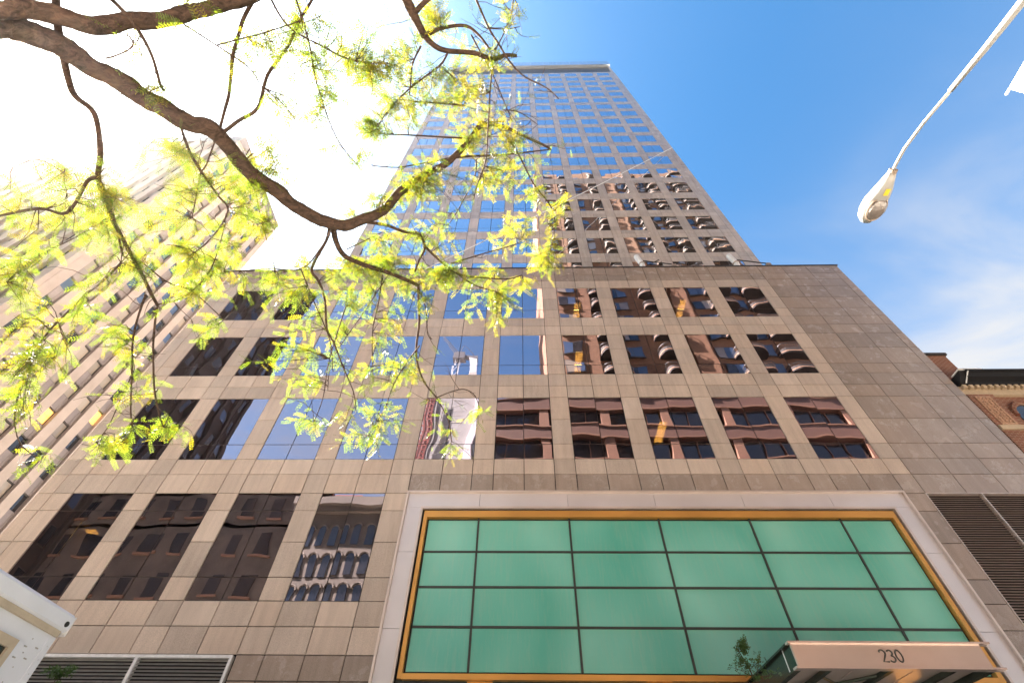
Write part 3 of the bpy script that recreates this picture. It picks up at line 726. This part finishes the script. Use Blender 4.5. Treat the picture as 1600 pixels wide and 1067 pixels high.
for i in range(len(rings)-1):
    for k in range(nn): k2 = (k+1) % nn; hm.f.append((i*nn+k, i*nn+k2, (i+1)*nn+k2, (i+1)*nn+k))
hm.f.append(tuple(range(nn-1, -1, -1))); hm.f.append(tuple((len(rings)-1)*nn+k for k in range(nn)))
hd = part('lamp_head', hm, 'lamp_paint', LM, smooth=True)
lens = MB(); lr = [(3.23, .02, .0), (3.26, .075, -.02), (3.32, .115, -.06), (3.42, .135, -.09), (3.53, .115, -.06), (3.6, .07, -.02), (3.62, .02, 0)]
for (y, hw, dz) in lr:
    for k in range(12):
        an = 2*math.pi*k/12; lens.v.append((LPX+hw*math.cos(an), y, 9.045+dz*.5+abs(dz)*.6*math.sin(an)-.0))
for i in range(len(lr)-1):
    for k in range(12): k2 = (k+1) % 12; lens.f.append((i*12+k, i*12+k2, (i+1)*12+k2, (i+1)*12+k))
part('lens', lens, 'lens_glass', hd, smooth=True)
part('lens_rim', MB().tube([(LPX+.145*math.cos(t_), 3.42+.2*math.sin(t_), 9.035) for t_ in [2*math.pi*i/24 for i in range(25)]], [.014]*25, 6), 'lamp_under', hd)
part('sticker', MB().box(LPX-.035, LPX+.035, 3.06, 3.17, 8.993, 8.998), 'sticker_yellow', hd)
part('clamp', MB().tube([(LPX, 2.78, 9.095), (LPX, 2.86, 9.095)], [.062, .062], 10), 'lamp_under', hd)
bz = 7.95
BN = thing('banner', 'plain white banner panel hung from a rod, at the right edge', 'banner', (LPX, -.2, bz))
part('rod', MB().bar((LPX, -1.0, bz), (LPX, 1.47, bz), .014, 8), 'white_metal', BN)
bm_ = MB()
for i in range(10):
    y0, y1 = -.6+i*.2, -.4+i*.2
    f0, f1 = .02*math.sin(y0*5), .02*math.sin(y1*5)
    bm_.quad((LPX-.02+f0*.2, y0, bz), (LPX-.02+f1*.2, y1, bz), (LPX-.02+f1, y1, bz-1.9), (LPX-.02+f0, y0, bz-1.9))
    bm_.quad((LPX-.012+f0*.2, y0, bz), (LPX-.012+f1*.2, y1, bz), (LPX-.012+f1, y1, bz-1.9), (LPX-.012+f0, y0, bz-1.9))
part('banner_cloth', bm_, 'banner_white', BN)
part('grommet', MB().tube([(LPX-.03, 1.25, bz-.07), (LPX-.022, 1.25, bz-.07)], [.012, .012], 8), 'dark_bronze', BN)

# ---------------------------------------------------------------- box truck
TXE, TY0, TY1, TZ = -6.11, 4.35, 6.8, 3.84
TR = thing('box_truck', 'white box truck with a small dark window in its end wall, bottom left', 'truck', (-9.5, 5.6, -.14))
part('box_body', MB().box(-12.2, TXE, TY0, TY1, .95, TZ-.02), 'truck_white', TR)
part('top_rail', MB().prism([(TXE-.12, TZ-.02), (TXE+.02, TZ-.02), (TXE+.055, TZ+.01), (TXE+.055, TZ+.15), (TXE+.02, TZ+.19), (TXE-.12, TZ+.19)], 'y', TY0-.02, TY1+.04).box(-12.2, TXE-.12, TY0, TY1, TZ-.019, TZ+.17), 'truck_white', TR)
part('rail_groove', MB().box(TXE, TXE+.035, TY0, TY1-.02, TZ-.09, TZ-.021), 'truck_trim', TR)
part('marker_light', MB().tube([(TXE+.056, TY1-.04, TZ+.06), (TXE+.07, TY1-.04, TZ+.06)], [.034, .030], 12), 'rubber', TR)
part('rail_end', MB().box(TXE-.1, TXE+.06, TY1+.041, TY1+.055, TZ-.06, TZ+.17), 'white_metal', TR)
wt = part('window', MB().box(TXE, TXE+.045, 4.8, 6.28, 3.46, 3.56).box(TXE, TXE+.045, 4.8, 6.28, 2.55, 2.63).box(TXE, TXE+.045, 6.20, 6.28, 2.63, 3.46).box(TXE, TXE+.045, 4.8, 4.88, 2.63, 3.46), 'truck_trim', TR)
part('window_pane', MB().box(TXE+.002, TXE+.012, 4.88, 6.20, 2.63, 3.46), 'pane_dark', wt)
part('window_bar', MB().box(TXE+.013, TXE+.03, 4.88, 6.20, 3.02, 3.05), 'truck_trim', wt)
rv = MB()
for i in range(18):
    for y in (TY1-.05, TY1-.32): 
        z = TZ-.2-i*.15; rv.box(TXE, TXE+.006, y-.006, y+.006, z-.006, z+.006)
for (y, z) in ((6.45, 3.55), (6.62, 3.58), (6.4, 3.42), (6.56, 3.45)): rv.box(TXE, TXE+.008, y-.022, y+.022, z-.006, z+.006)
part('rivets', rv, 'louver_grey', TR, stuff=True)
part('corner_strip', MB().box(TXE, TXE+.006, TY1-.10, TY1-.0, .95, TZ-.1), 'truck_white', TR)
part('cab', MB().prism([(-14.4, .5), (-12.3, .5), (-12.3, 2.5), (-13.4, 2.5), (-14.0, 1.6), (-14.4, 1.4)], 'y', TY0+.15, TY1-.15), 'truck_white', TR)
part('chassis', MB().box(-13.8, TXE-.1, TY0+.5, TY1-.5, .55, .94), 'rubber', TR)
for x in (-13.4, -7.6):
    for y in (TY0+.25, TY1-.25):
        wl = part('wheel', MB().tube([(x, y-.14, .32), (x, y+.14, .32)], [.46, .46], 20), 'rubber', TR); part('hub', MB().tube([(x, y-.15, .32), (x, y+.15, .32)], [.2, .2], 14), 'white_metal', wl)

# ---------------------------------------------------------------- leaf makers
def leafmesh(leaves, mat, name, nl=8, ll=.026, lw=.0064, length=.125):
    # leaves: list of (base, direction, up-normal, scale)
    V = []; F = []
    for (p, d, nrm, sc) in leaves:
        side = d.cross(nrm).normalized(); L_ = length*sc; curve = random.uniform(-.35, .15)
        i = len(V); r_ = .0011*sc
        tip = p+d*L_+nrm*(curve*L_*.5)
        V += [tuple(p+side*r_), tuple(p-side*r_), tuple(tip)]; F.append((i, i+1, i+2))
        for k in range(nl):
            t_ = .12+.88*(k+.5)/nl; c0 = p+d*(L_*t_)+nrm*(curve*L_*.5*t_*t_)
            s_l = ll*sc*(1.0-.45*abs(t_-.45))
            for sg in (-1, 1):
                dd = (side*sg*.9+d*.42+nrm*random.uniform(-.25, .35)).normalized(); wv = dd.cross(nrm+side*random.uniform(-.5, .5)).normalized()*(lw*sc*.5)
                i = len(V)
                V += [tuple(c0), tuple(c0+dd*s_l*.45+wv), tuple(c0+dd*s_l), tuple(c0+dd*s_l*.45-wv)]; F.append((i, i+1, i+2, i+3))
    m = bpy.data.meshes.new(name); m.from_pydata(V, [], F); m.materials.append(MATS[mat]); m.update(); return m
def rdir(): 
    return Vector((random.gauss(0, 1), random.gauss(0, 1), random.gauss(0, 1))).normalized()

# ---------------------------------------------------------------- the honey locust over the near pavement
TB = Vector((-4.6, -.25, 0))
TREE = thing('locust_tree', 'large overhanging locust tree with feathery yellow-green leaves and dark crooked limbs', 'tree', tuple(TB))
nodes = []      # every branch point with its radius, for hanging twigs and leaves on
def smooth_path(pts, sub=4):
    o = []
    for i in range(len(pts)-1):
        p0, p1, p2, p3 = pts[max(0, i-1)], pts[i], pts[i+1], pts[min(len(pts)-1, i+2)]
        for s_ in range(sub):
            t_ = s_/sub
            o.append(tuple(.5*((2*p1[k])+(-p0[k]+p2[k])*t_+(2*p0[k]-5*p1[k]+4*p2[k]-p3[k])*t_*t_+(-p0[k]+3*p1[k]-3*p2[k]+p3[k])*t_**3) for k in range(len(p1))))
    o.append(tuple(pts[-1])); return o
def limb(name, spec, d0, d1, r0, r1, pre=(), knob=.12, rec=True):
    # spec: pixels along the limb in the photograph; d0..d1 its distance from the eye; r in photo pixels
    n = len(spec); P = []
    for i, (px, py) in enumerate(spec):
        t_ = i/max(1, n-1); d_ = d0+(d1-d0)*t_; p = at(px, py, d_); P.append((p.x, p.y, p.z, (r0+(r1-r0)*t_)*d_/FPX))
    P = [tuple(q) for q in pre]+P
    S = smooth_path(P, 9 if r0 > 6 else 5); pts = []; rad = []
    for i, q in enumerate(S):
        j = noise.noise_vector(Vector(q[:3])*5.0)*q[3]*.55
        pts.append(Vector(q[:3])+j); rad.append(max(.0012, q[3]*(1+knob*noise.noise(Vector(q[:3])*9.0))))
    tm = MB(); n_ = 16 if r0 > 6 else 6; tm.tube(pts, rad, n_)
    if r0 > 6:                       # furrows and plates of the bark
        for i, p in enumerate(pts):
            for k in range(n_):
                v = Vector(tm.v[i*n_+k]); rr = v-p
                q_ = Vector((math.cos(k*2*math.pi/n_)*2.2, math.sin(k*2*math.pi/n_)*2.2, i*.22))
                tm.v[i*n_+k] = tuple(p+rr*(1+.13*noise.noise(q_*1.3)+.10*noise.noise(Vector((q_.x, q_.y, i*.9))*2.1)))
    o = part(name, tm, 'bark', TREE, smooth=True)
    if rec: nodes.extend((p, r_) for p, r_ in zip(pts, rad))
    return o
fork = TB+Vector((.15, .22, 4.4))
part('trunk', MB().tube([TB, TB+Vector((0, 0, .4)), TB+Vector((.03, .05, 2)), fork+Vector((0, 0, .1))], [.32, .21, .18, .15], 14), 'bark', TREE, smooth=True)
f4 = (fork.x, fork.y, fork.z, .13)
limb('limb', [(-40, 14), (30, 16), (90, 26), (150, 38), (205, 34), (262, 26), (312, 16), (380, -2), (460, -40), (560, -60), (615, -30), (636, 3), (650, 28), (664, 58)], 2.6, 3.5, 14.5, 6, pre=(f4,))
limb('limb', [(-40, 40), (30, 52), (90, 72), (130, 96), (180, 128), (250, 168), (300, 195), (345, 212), (372, 245), (402, 278), (440, 305), (478, 332), (522, 351), (562, 345), (598, 328), (630, 296), (660, 274), (700, 254), (730, 222), (752, 192)], 2.7, 4.4, 18, 3.4, pre=((fork.x-.02, fork.y+.08, fork.z-.1, .13),))
BR_ = [  # (points, d0, d1, r0, r1)
 ([(752,192),(785,198),(815,212),(848,226),(861,234)], 4.4,4.6,3,1.4),
 ([(735,216),(760,193),(790,190)], 4.35,4.3,2,1),
 ([(664,58),(680,72),(699,79),(739,83),(770,94),(790,88),(808,88)], 3.5,3.6,4.5,2.6),
 ([(662,54),(672,52),(689,44),(726,41),(746,54),(766,79)], 3.5,3.5,3.6,1.6),
 ([(648,20),(660,8),(680,-8)], 3.4,3.3,4.5,4),
 ([(520,352),(526,376),(536,398),(560,411),(600,424),(640,440),(653,446)], 4.0,4.3,4.8,2.6),
 ([(653,446),(655,500),(651,555),(662,595),(682,621)], 4.3,4.4,2.3,1.3),
 ([(682,621),(705,612),(725,608),(742,618),(750,640)], 4.4,4.4,1.1,.7),
 ([(682,621),(700,655),(706,690)], 4.4,4.4,1.0,.7),
 ([(560,345),(600,352),(630,362),(655,366),(664,388),(656,405),(648,425)], 4.1,4.2,2.6,1.6),
 ([(664,386),(690,410),(712,426),(745,433),(790,436),(816,430)], 4.2,4.4,2,1),
 ([(712,426),(740,445),(775,456)], 4.3,4.4,1.2,.7),
 ([(704,412),(750,398),(800,384),(815,377)], 4.2,4.5,1.2,.6),
 ([(597,430),(592,470),(582,520),(583,600)], 4.2,4.5,1.2,.7),
 ([(653,450),(665,480),(668,520),(675,530)], 4.3,4.4,1.2,.7),
 ([(88,-10),(88,25),(95,80),(108,125),(118,150),(148,178),(158,235),(154,280),(170,330),(200,388),(233,452),(246,476)], 2.75,3.7,6,2.2),
 ([(515,351),(511,375),(488,419),(498,439),(508,470),(511,514),(522,537),(535,571),(552,612),(556,640)], 3.95,4.2,2.8,.8),
 ([(229,460),(209,519),(206,586),(204,640),(208,665)], 3.7,3.8,1.7,.9),
 ([(246,475),(240,525),(241,603),(250,652),(256,668)], 3.7,3.9,1.8,.9),
 ([(206,586),(190,620),(170,665),(150,690)], 3.8,3.8,.9,.5),
 ([(154,278),(135,285),(105,332),(60,326),(0,338),(-30,345)], 3.1,3.2,3.2,1.6),
 ([(158,285),(175,330),(192,400)], 3.2,3.4,2,1.4),
 ([(189,411),(160,440),(128,466),(67,529),(40,590),(24,640),(30,690),(60,716)], 3.3,3.5,1.8,.8),
 ([(246,476),(290,462),(330,420),(352,350)], 3.7,3.9,1.1,.7),
 ([(344,203),(352,170),(358,145),(364,88),(374,50),(382,27),(398,-5)], 3.3,3.2,2.4,3.2),
 ([(351,206),(372,190),(402,169),(418,118),(449,74),(466,37),(489,-3)], 3.3,3.3,3,2),
 ([(280,34),(338,71),(388,105),(408,135)], 2.8,3.1,1.4,.9),
 ([(338,71),(380,60),(412,52),(470,33)], 2.9,3.1,1.2,.8),
 ([(462,-3),(483,67),(496,135),(526,216),(560,260)], 3.2,3.6,1.6,.9),
 ([(422,-4),(449,40),(500,71),(545,93),(600,100)], 3.1,3.4,1.8,1),
 ([(168,-5),(180,5),(209,37),(236,84),(250,130),(257,142)], 2.7,3.0,4,1.8),
 ([(277,182),(294,230),(314,268),(340,305),(356,330),(330,372),(290,405)], 3.2,3.5,2.4,1),
 ([(314,268),(308,300),(300,340)], 3.3,3.4,1.2,.7),
 ([(344,203),(335,225),(322,258),(314,268)], 3.3,3.3,1.2,1.2),
 ([(165,92),(185,86),(208,72),(196,50)], 2.8,2.8,1.6,.8),
 ([(205,138),(185,150),(165,160)], 2.9,2.9,1,.6),
 ([(658,72),(645,100),(641,138),(640,150)], 3.5,3.6,1.6,1),
 ([(699,84),(685,105),(641,138),(610,170),(592,194)], 3.5,3.8,1.8,.8),
 ([(770,94),(766,135),(763,189),(759,250),(745,290),(740,312)], 3.6,3.9,1.5,.8),
 ([(743,-4),(763,44),(780,71),(800,101),(820,121),(854,138),(873,155)], 3.4,3.7,1.8,.9),
 ([(802,-4),(798,27),(780,68),(772,78)], 3.4,3.5,1,1),
 ([(760,45),(790,46),(812,42)], 3.4,3.5,.9,.6),
 ([(736,55),(755,90),(770,118),(786,155),(800,190)], 3.6,3.8,1.4,.8),
 ([(786,172),(812,176),(840,195)], 3.8,3.8,.9,.6),
 ([(776,196),(807,236),(834,287),(861,324),(866,360),(858,400)], 4.2,4.5,1.6,.8),
 ([(600,210),(650,212),(722,216)], 4.2,4.3,.9,1.4),
 ([(645,159),(690,162),(725,165)], 3.9,4.0,.8,1.6),
 ([(581,259),(620,262),(658,256),(690,250)], 4.1,4.3,.8,1.2),
 ([(690,250),(735,244),(790,242),(858,234)], 4.3,4.6,2.2,.9),
 ([(744,250),(742,275),(720,320),(700,352)], 4.3,4.5,1.2,.7),
 ([(541,390),(570,376),(600,362)], 4.1,4.2,.9,.6),
 ([(522,352),(500,390),(470,420),(420,420),(350,425)], 3.9,3.9,1.2,.8),
 ([(470,420),(490,470),(515,530),(520,580)], 3.9,4.1,1.1,.6),
 ([(540,480),(515,560),(505,620),(490,660)], 4.1,4.2,1,.6),
 ([(600,440),(560,500),(520,560),(512,610)], 4.2,4.3,1,.6),
 ([(656,540),(620,590),(600,640),(575,680)], 4.3,4.4,1.2,.6),
 ([(430,420),(410,350),(400,300)], 3.8,3.7,.8,.8),
 ([(100,270),(60,250),(20,262)], 3.1,3.1,.9,.6),
 ([(170,340),(120,370),(60,400),(10,440)], 3.3,3.4,1.2,.7),
 ([(210,400),(260,440),(300,455),(350,500)], 3.6,3.9,1.2,.7),
]
for q in BR_: limb('branch', *q)
tg = MB(); extra = []
for q in range(0, len(nodes), 2):
    p, r_ = nodes[q]
    if r_ > .012 or random.random() < .4 or (p-EYE).dot(FW) < .5: continue
    d = (rdir()+Vector((0, 0, -.25))).normalized(); ln = random.uniform(.10, .38); P_ = [p]
    for k in range(4): d = (d+rdir()*.38+Vector((0, 0, -.06))).normalized(); P_.append(P_[-1]+d*ln/4)
    tg.tube(P_, [.003, .0026, .0022, .0017, .001], 4, False)
    if random.random() < .5:
        e_ = P_[2]+(d+rdir()*.8).normalized()*ln*.4; tg.tube([P_[2], P_[2].lerp(e_, .5)+rdir()*.01, e_], [.002, .0016, .001], 4, False)
    for k in range(random.choice((0, 1, 2, 3))):
        dl = (rdir()+d*.5+Vector((0, 0, -.3))).normalized(); n_ = (Vector((0, 0, 1))+rdir()*.8); n_ = (n_-dl*n_.dot(dl)).normalized()
        extra.append((P_[random.choice((2, 3, 4))], dl, n_, random.uniform(.6, 1.1)))
link('twig', tg.mesh('twig', 'bark'), (0, 0, 0), TREE)['kind'] = 'stuff'
link('leaf_spray', leafmesh(extra, 'leaf_green', 'leaf_spray'), (0, 0, 0), TREE)['kind'] = 'stuff'
CL = [  # foliage: centre, radii (photo pixels), leaves, yellowness
 (520,60,90,60,95,.35),(470,130,60,60,50,.3),(600,60,70,60,75,.6),(560,150,70,45,60,.45),(700,30,60,35,50,.6),(640,110,60,50,50,.55),(590,205,40,22,55,.25),
 (640,185,60,40,50,.4),(700,150,55,45,70,.65),(745,120,45,50,60,.75),(730,200,60,40,80,.7),(770,235,50,45,60,.7),(690,300,60,45,70,.5),(640,275,60,30,45,.5),(700,355,45,40,50,.45),
 (800,360,35,40,40,.85),(850,370,22,50,60,.8),(855,310,18,30,20,.8),(765,285,40,25,30,.5),(600,392,50,40,110,.35),(560,432,70,35,80,.35),(640,465,45,30,40,.4),(712,430,48,24,80,.35),
 (785,437,45,20,40,.5),(760,492,40,24,30,.5),(815,480,22,30,30,.7),(480,470,65,45,60,.35),(440,440,50,40,45,.4),(565,520,70,35,60,.3),(620,565,45,30,40,.4),(585,575,60,40,60,.35),
 (432,535,50,32,50,.25),(462,598,30,10,25,.3),(485,662,40,18,28,.3),(590,672,50,34,60,.35),(700,698,16,18,14,.5),(752,645,14,26,16,.4),(640,655,18,22,14,.4),
 (380,415,45,45,50,.5),(335,440,35,35,30,.4),(400,330,40,45,60,.6),(345,300,50,45,45,.6),(270,320,70,50,60,.5),(190,330,60,45,45,.5),(260,255,70,22,40,.5),(130,300,60,35,30,.5),(60,300,60,40,30,.5),
 (70,430,45,40,60,.3),(110,350,60,40,40,.4),(40,590,45,38,60,.35),(85,560,35,28,32,.3),(28,640,30,25,34,.4),(140,470,45,40,40,.4),(180,520,50,30,30,.4),(270,400,50,40,40,.5),(300,470,45,30,25,.4),
 (190,560,36,24,26,.5),(205,690,34,28,60,.3),(258,688,20,26,34,.3),(235,620,25,20,15,.4),(335,520,40,18,20,.3),(60,715,24,10,10,.4),(20,500,30,40,20,.4),
 (420,60,50,50,40,.4),(375,110,40,40,25,.4),(440,230,40,40,30,.4),(470,170,50,45,40,.35),(410,285,22,26,30,.2),(430,255,14,30,24,.5),(300,50,45,35,25,.4),(235,90,28,35,16,.5),(255,140,26,22,20,.5),(500,260,45,40,30,.35),
 (530,110,60,50,40,.2),(795,8,20,14,12,.8),(560,330,60,40,30,.5),(620,330,45,30,40,.55),(660,420,30,20,20,.6),(500,420,40,30,30,.4),(540,480,45,30,30,.4),(805,210,25,25,14,.8),(830,300,20,40,18,.6),
 (60,470,50,35,25,.4),(330,370,50,40,40,.5),(220,400,50,40,30,.45),(160,390,45,40,30,.45),(30,370,40,40,24,.45)]
import bisect
NPX = [(to_px(p), p, r_) for p, r_ in nodes if (p-EYE).dot(FW) > .3]
for ci, (cx, cy, rx, ry, cnt, yel) in enumerate(CL):
    near = sorted(((q[0][0]-cx)**2+(q[0][1]-cy)**2, i) for i, q in enumerate(NPX))[:14]
    dep = sum((NPX[i][1]-EYE).dot(FW) for _, i in near)/len(near)
    groups = {'leaf_green': [], 'leaf_yellow': []}; tw_ = MB()
    nsub = max(3, int(cnt/3.3)); ncl = max(2, int(rx*ry/520))
    cen = [(random.uniform(0, 2*math.pi), math.sqrt(random.random())) for q in range(ncl)]
    cen = [(cx+rx*b_*math.cos(a_), cy+ry*b_*math.sin(a_), random.gauss(0, .2)) for a_, b_ in cen]
    for s_ in range(nsub):
        sx, sy, dz_ = random.choice(cen); sx += random.gauss(0, 14); sy += random.gauss(0, 11); dd = dep+dz_+random.gauss(0, .09)
        end = at(sx, sy, dd)
        best = min(near, key=lambda q: (NPX[q[1]][1]-end).length); st = NPX[best[1]][1]      # twig from the closest branch point in space
        if (st-end).length > 1.1: st = end+Vector((random.uniform(-.2, .2), random.uniform(-.2, .2), .35))
        mid = st.lerp(end, .5)+rdir()*.08*(st-end).length+Vector((0, 0, .05))
        path = [st, st.lerp(mid, .5)+rdir()*.015, mid, mid.lerp(end, .55)+rdir()*.02, end]
        tw_.tube(path, [.0032, .0028, .0023, .0018, .001], 4, False)
        base_dir = (end-mid).normalized(); sg = 1
        for q in range(random.choice((6, 7, 8, 9))):
            t_ = .22+.78*q/8+random.uniform(-.04, .04); t_ = min(1, t_)
            p = st.lerp(mid, t_*2) if t_ < .5 else mid.lerp(end, t_*2-1)
            p = p+rdir()*.006; sg = -sg
            sidev = base_dir.cross(Vector((0, 0, 1))+rdir()*.5).normalized()*sg
            d = (sidev*random.uniform(.5, 1.1)+base_dir*random.uniform(.1, .8)+rdir()*.35+Vector((0, 0, -.35))).normalized()
            nrm = (Vector((0, 0, 1))+rdir()*.8).normalized(); nrm = (nrm-d*nrm.dot(d)).normalized()
            groups['leaf_yellow' if random.random() < yel*.8 else 'leaf_green'].append((p, d, nrm, random.uniform(.65, 1.2)))
    link('twig', tw_.mesh('twig', 'bark'), (0, 0, 0), TREE)['kind'] = 'stuff'
    for g_, lv in groups.items():
        if lv: link('leaf_spray', leafmesh(lv, g_, 'leaf_spray'), (0, 0, 0), TREE)['kind'] = 'stuff'

# ---------------------------------------------------------------- two small pavement trees, only their tips in view
for (px, py, yy, lb) in ((1148, 1004, 9.9, 'slim young green tree growing beside the entrance canopy'), (96, 1038, 9.9, 'slim young green tree whose tip shows between the truck and the left louvre')):
    tip = on_y(px, py, yy); y_ = thing('young_tree', lb, 'tree', (tip.x+.1, yy, 0), 'young trees on the far pavement')
    tr = [Vector((tip.x+.1, yy, 0)), Vector((tip.x+.14, yy+.02, 1.6)), Vector((tip.x+.2, yy, tip.z-1.0)), Vector((tip.x+.12, yy, tip.z-.4)), tip-Vector((0, 0, .05))]
    part('trunk', MB().tube(tr, [.04, .03, .018, .01, .004], 7), 'bark', y_)
    sb = MB(); lv = []
    for q in range(34):
        z_ = tip.z-.06-random.random()**1.3*2.6; c0 = Vector((tip.x+.12+(.03 if z_ < tip.z-.5 else 0), yy, z_)); wd_ = .16+.34*min(1, (tip.z-z_)/.9)
        dv = Vector((random.gauss(0, 1), random.gauss(0, 1), .35)).normalized(); e_ = c0+dv*wd_*random.uniform(.5, 1.3); sb.tube([c0-Vector((0, 0, .05)), c0.lerp(e_, .5), e_], [.005, .004, .002], 4, False)
        for k in range(26):
            p = c0.lerp(e_, random.random())+rdir()*.05; d = (rdir()+dv*.5).normalized(); nr = (Vector((0, 0, 1))+rdir()*.8); nr = (nr-d*nr.dot(d)).normalized(); lv.append((p, d, nr, random.uniform(.8, 1.3)))
    part('branches', sb, 'bark', y_)
    link('crown', leafmesh(lv, 'leaf_shrub', 'crown', 2, .045, .022, .06), (0, 0, 0), y_)['kind'] = 'stuff'

# ---------------------------------------------------------------- haze volume added to veil the view near the sun like lens glare
hz = link('haze', MB().box(-170, 170, -110, 150, -1.3, 122).mesh('haze', 'asphalt')); hz['kind'] = 'stuff'
hm_ = bpy.data.materials.new('haze'); hm_.use_nodes = True; ht = hm_.node_tree
for n in list(ht.nodes): ht.nodes.remove(n)
ho = ht.nodes.new('ShaderNodeOutputMaterial'); hv = ht.nodes.new('ShaderNodeVolumePrincipled')
hv.inputs['Color'].default_value = (1, .97, .93, 1); hv.inputs['Density'].default_value = .00009; hv.inputs['Anisotropy'].default_value = .91
ht.links.new(hv.outputs[0], ho.inputs['Volume']); hz.data.materials.clear(); hz.data.materials.append(hm_)
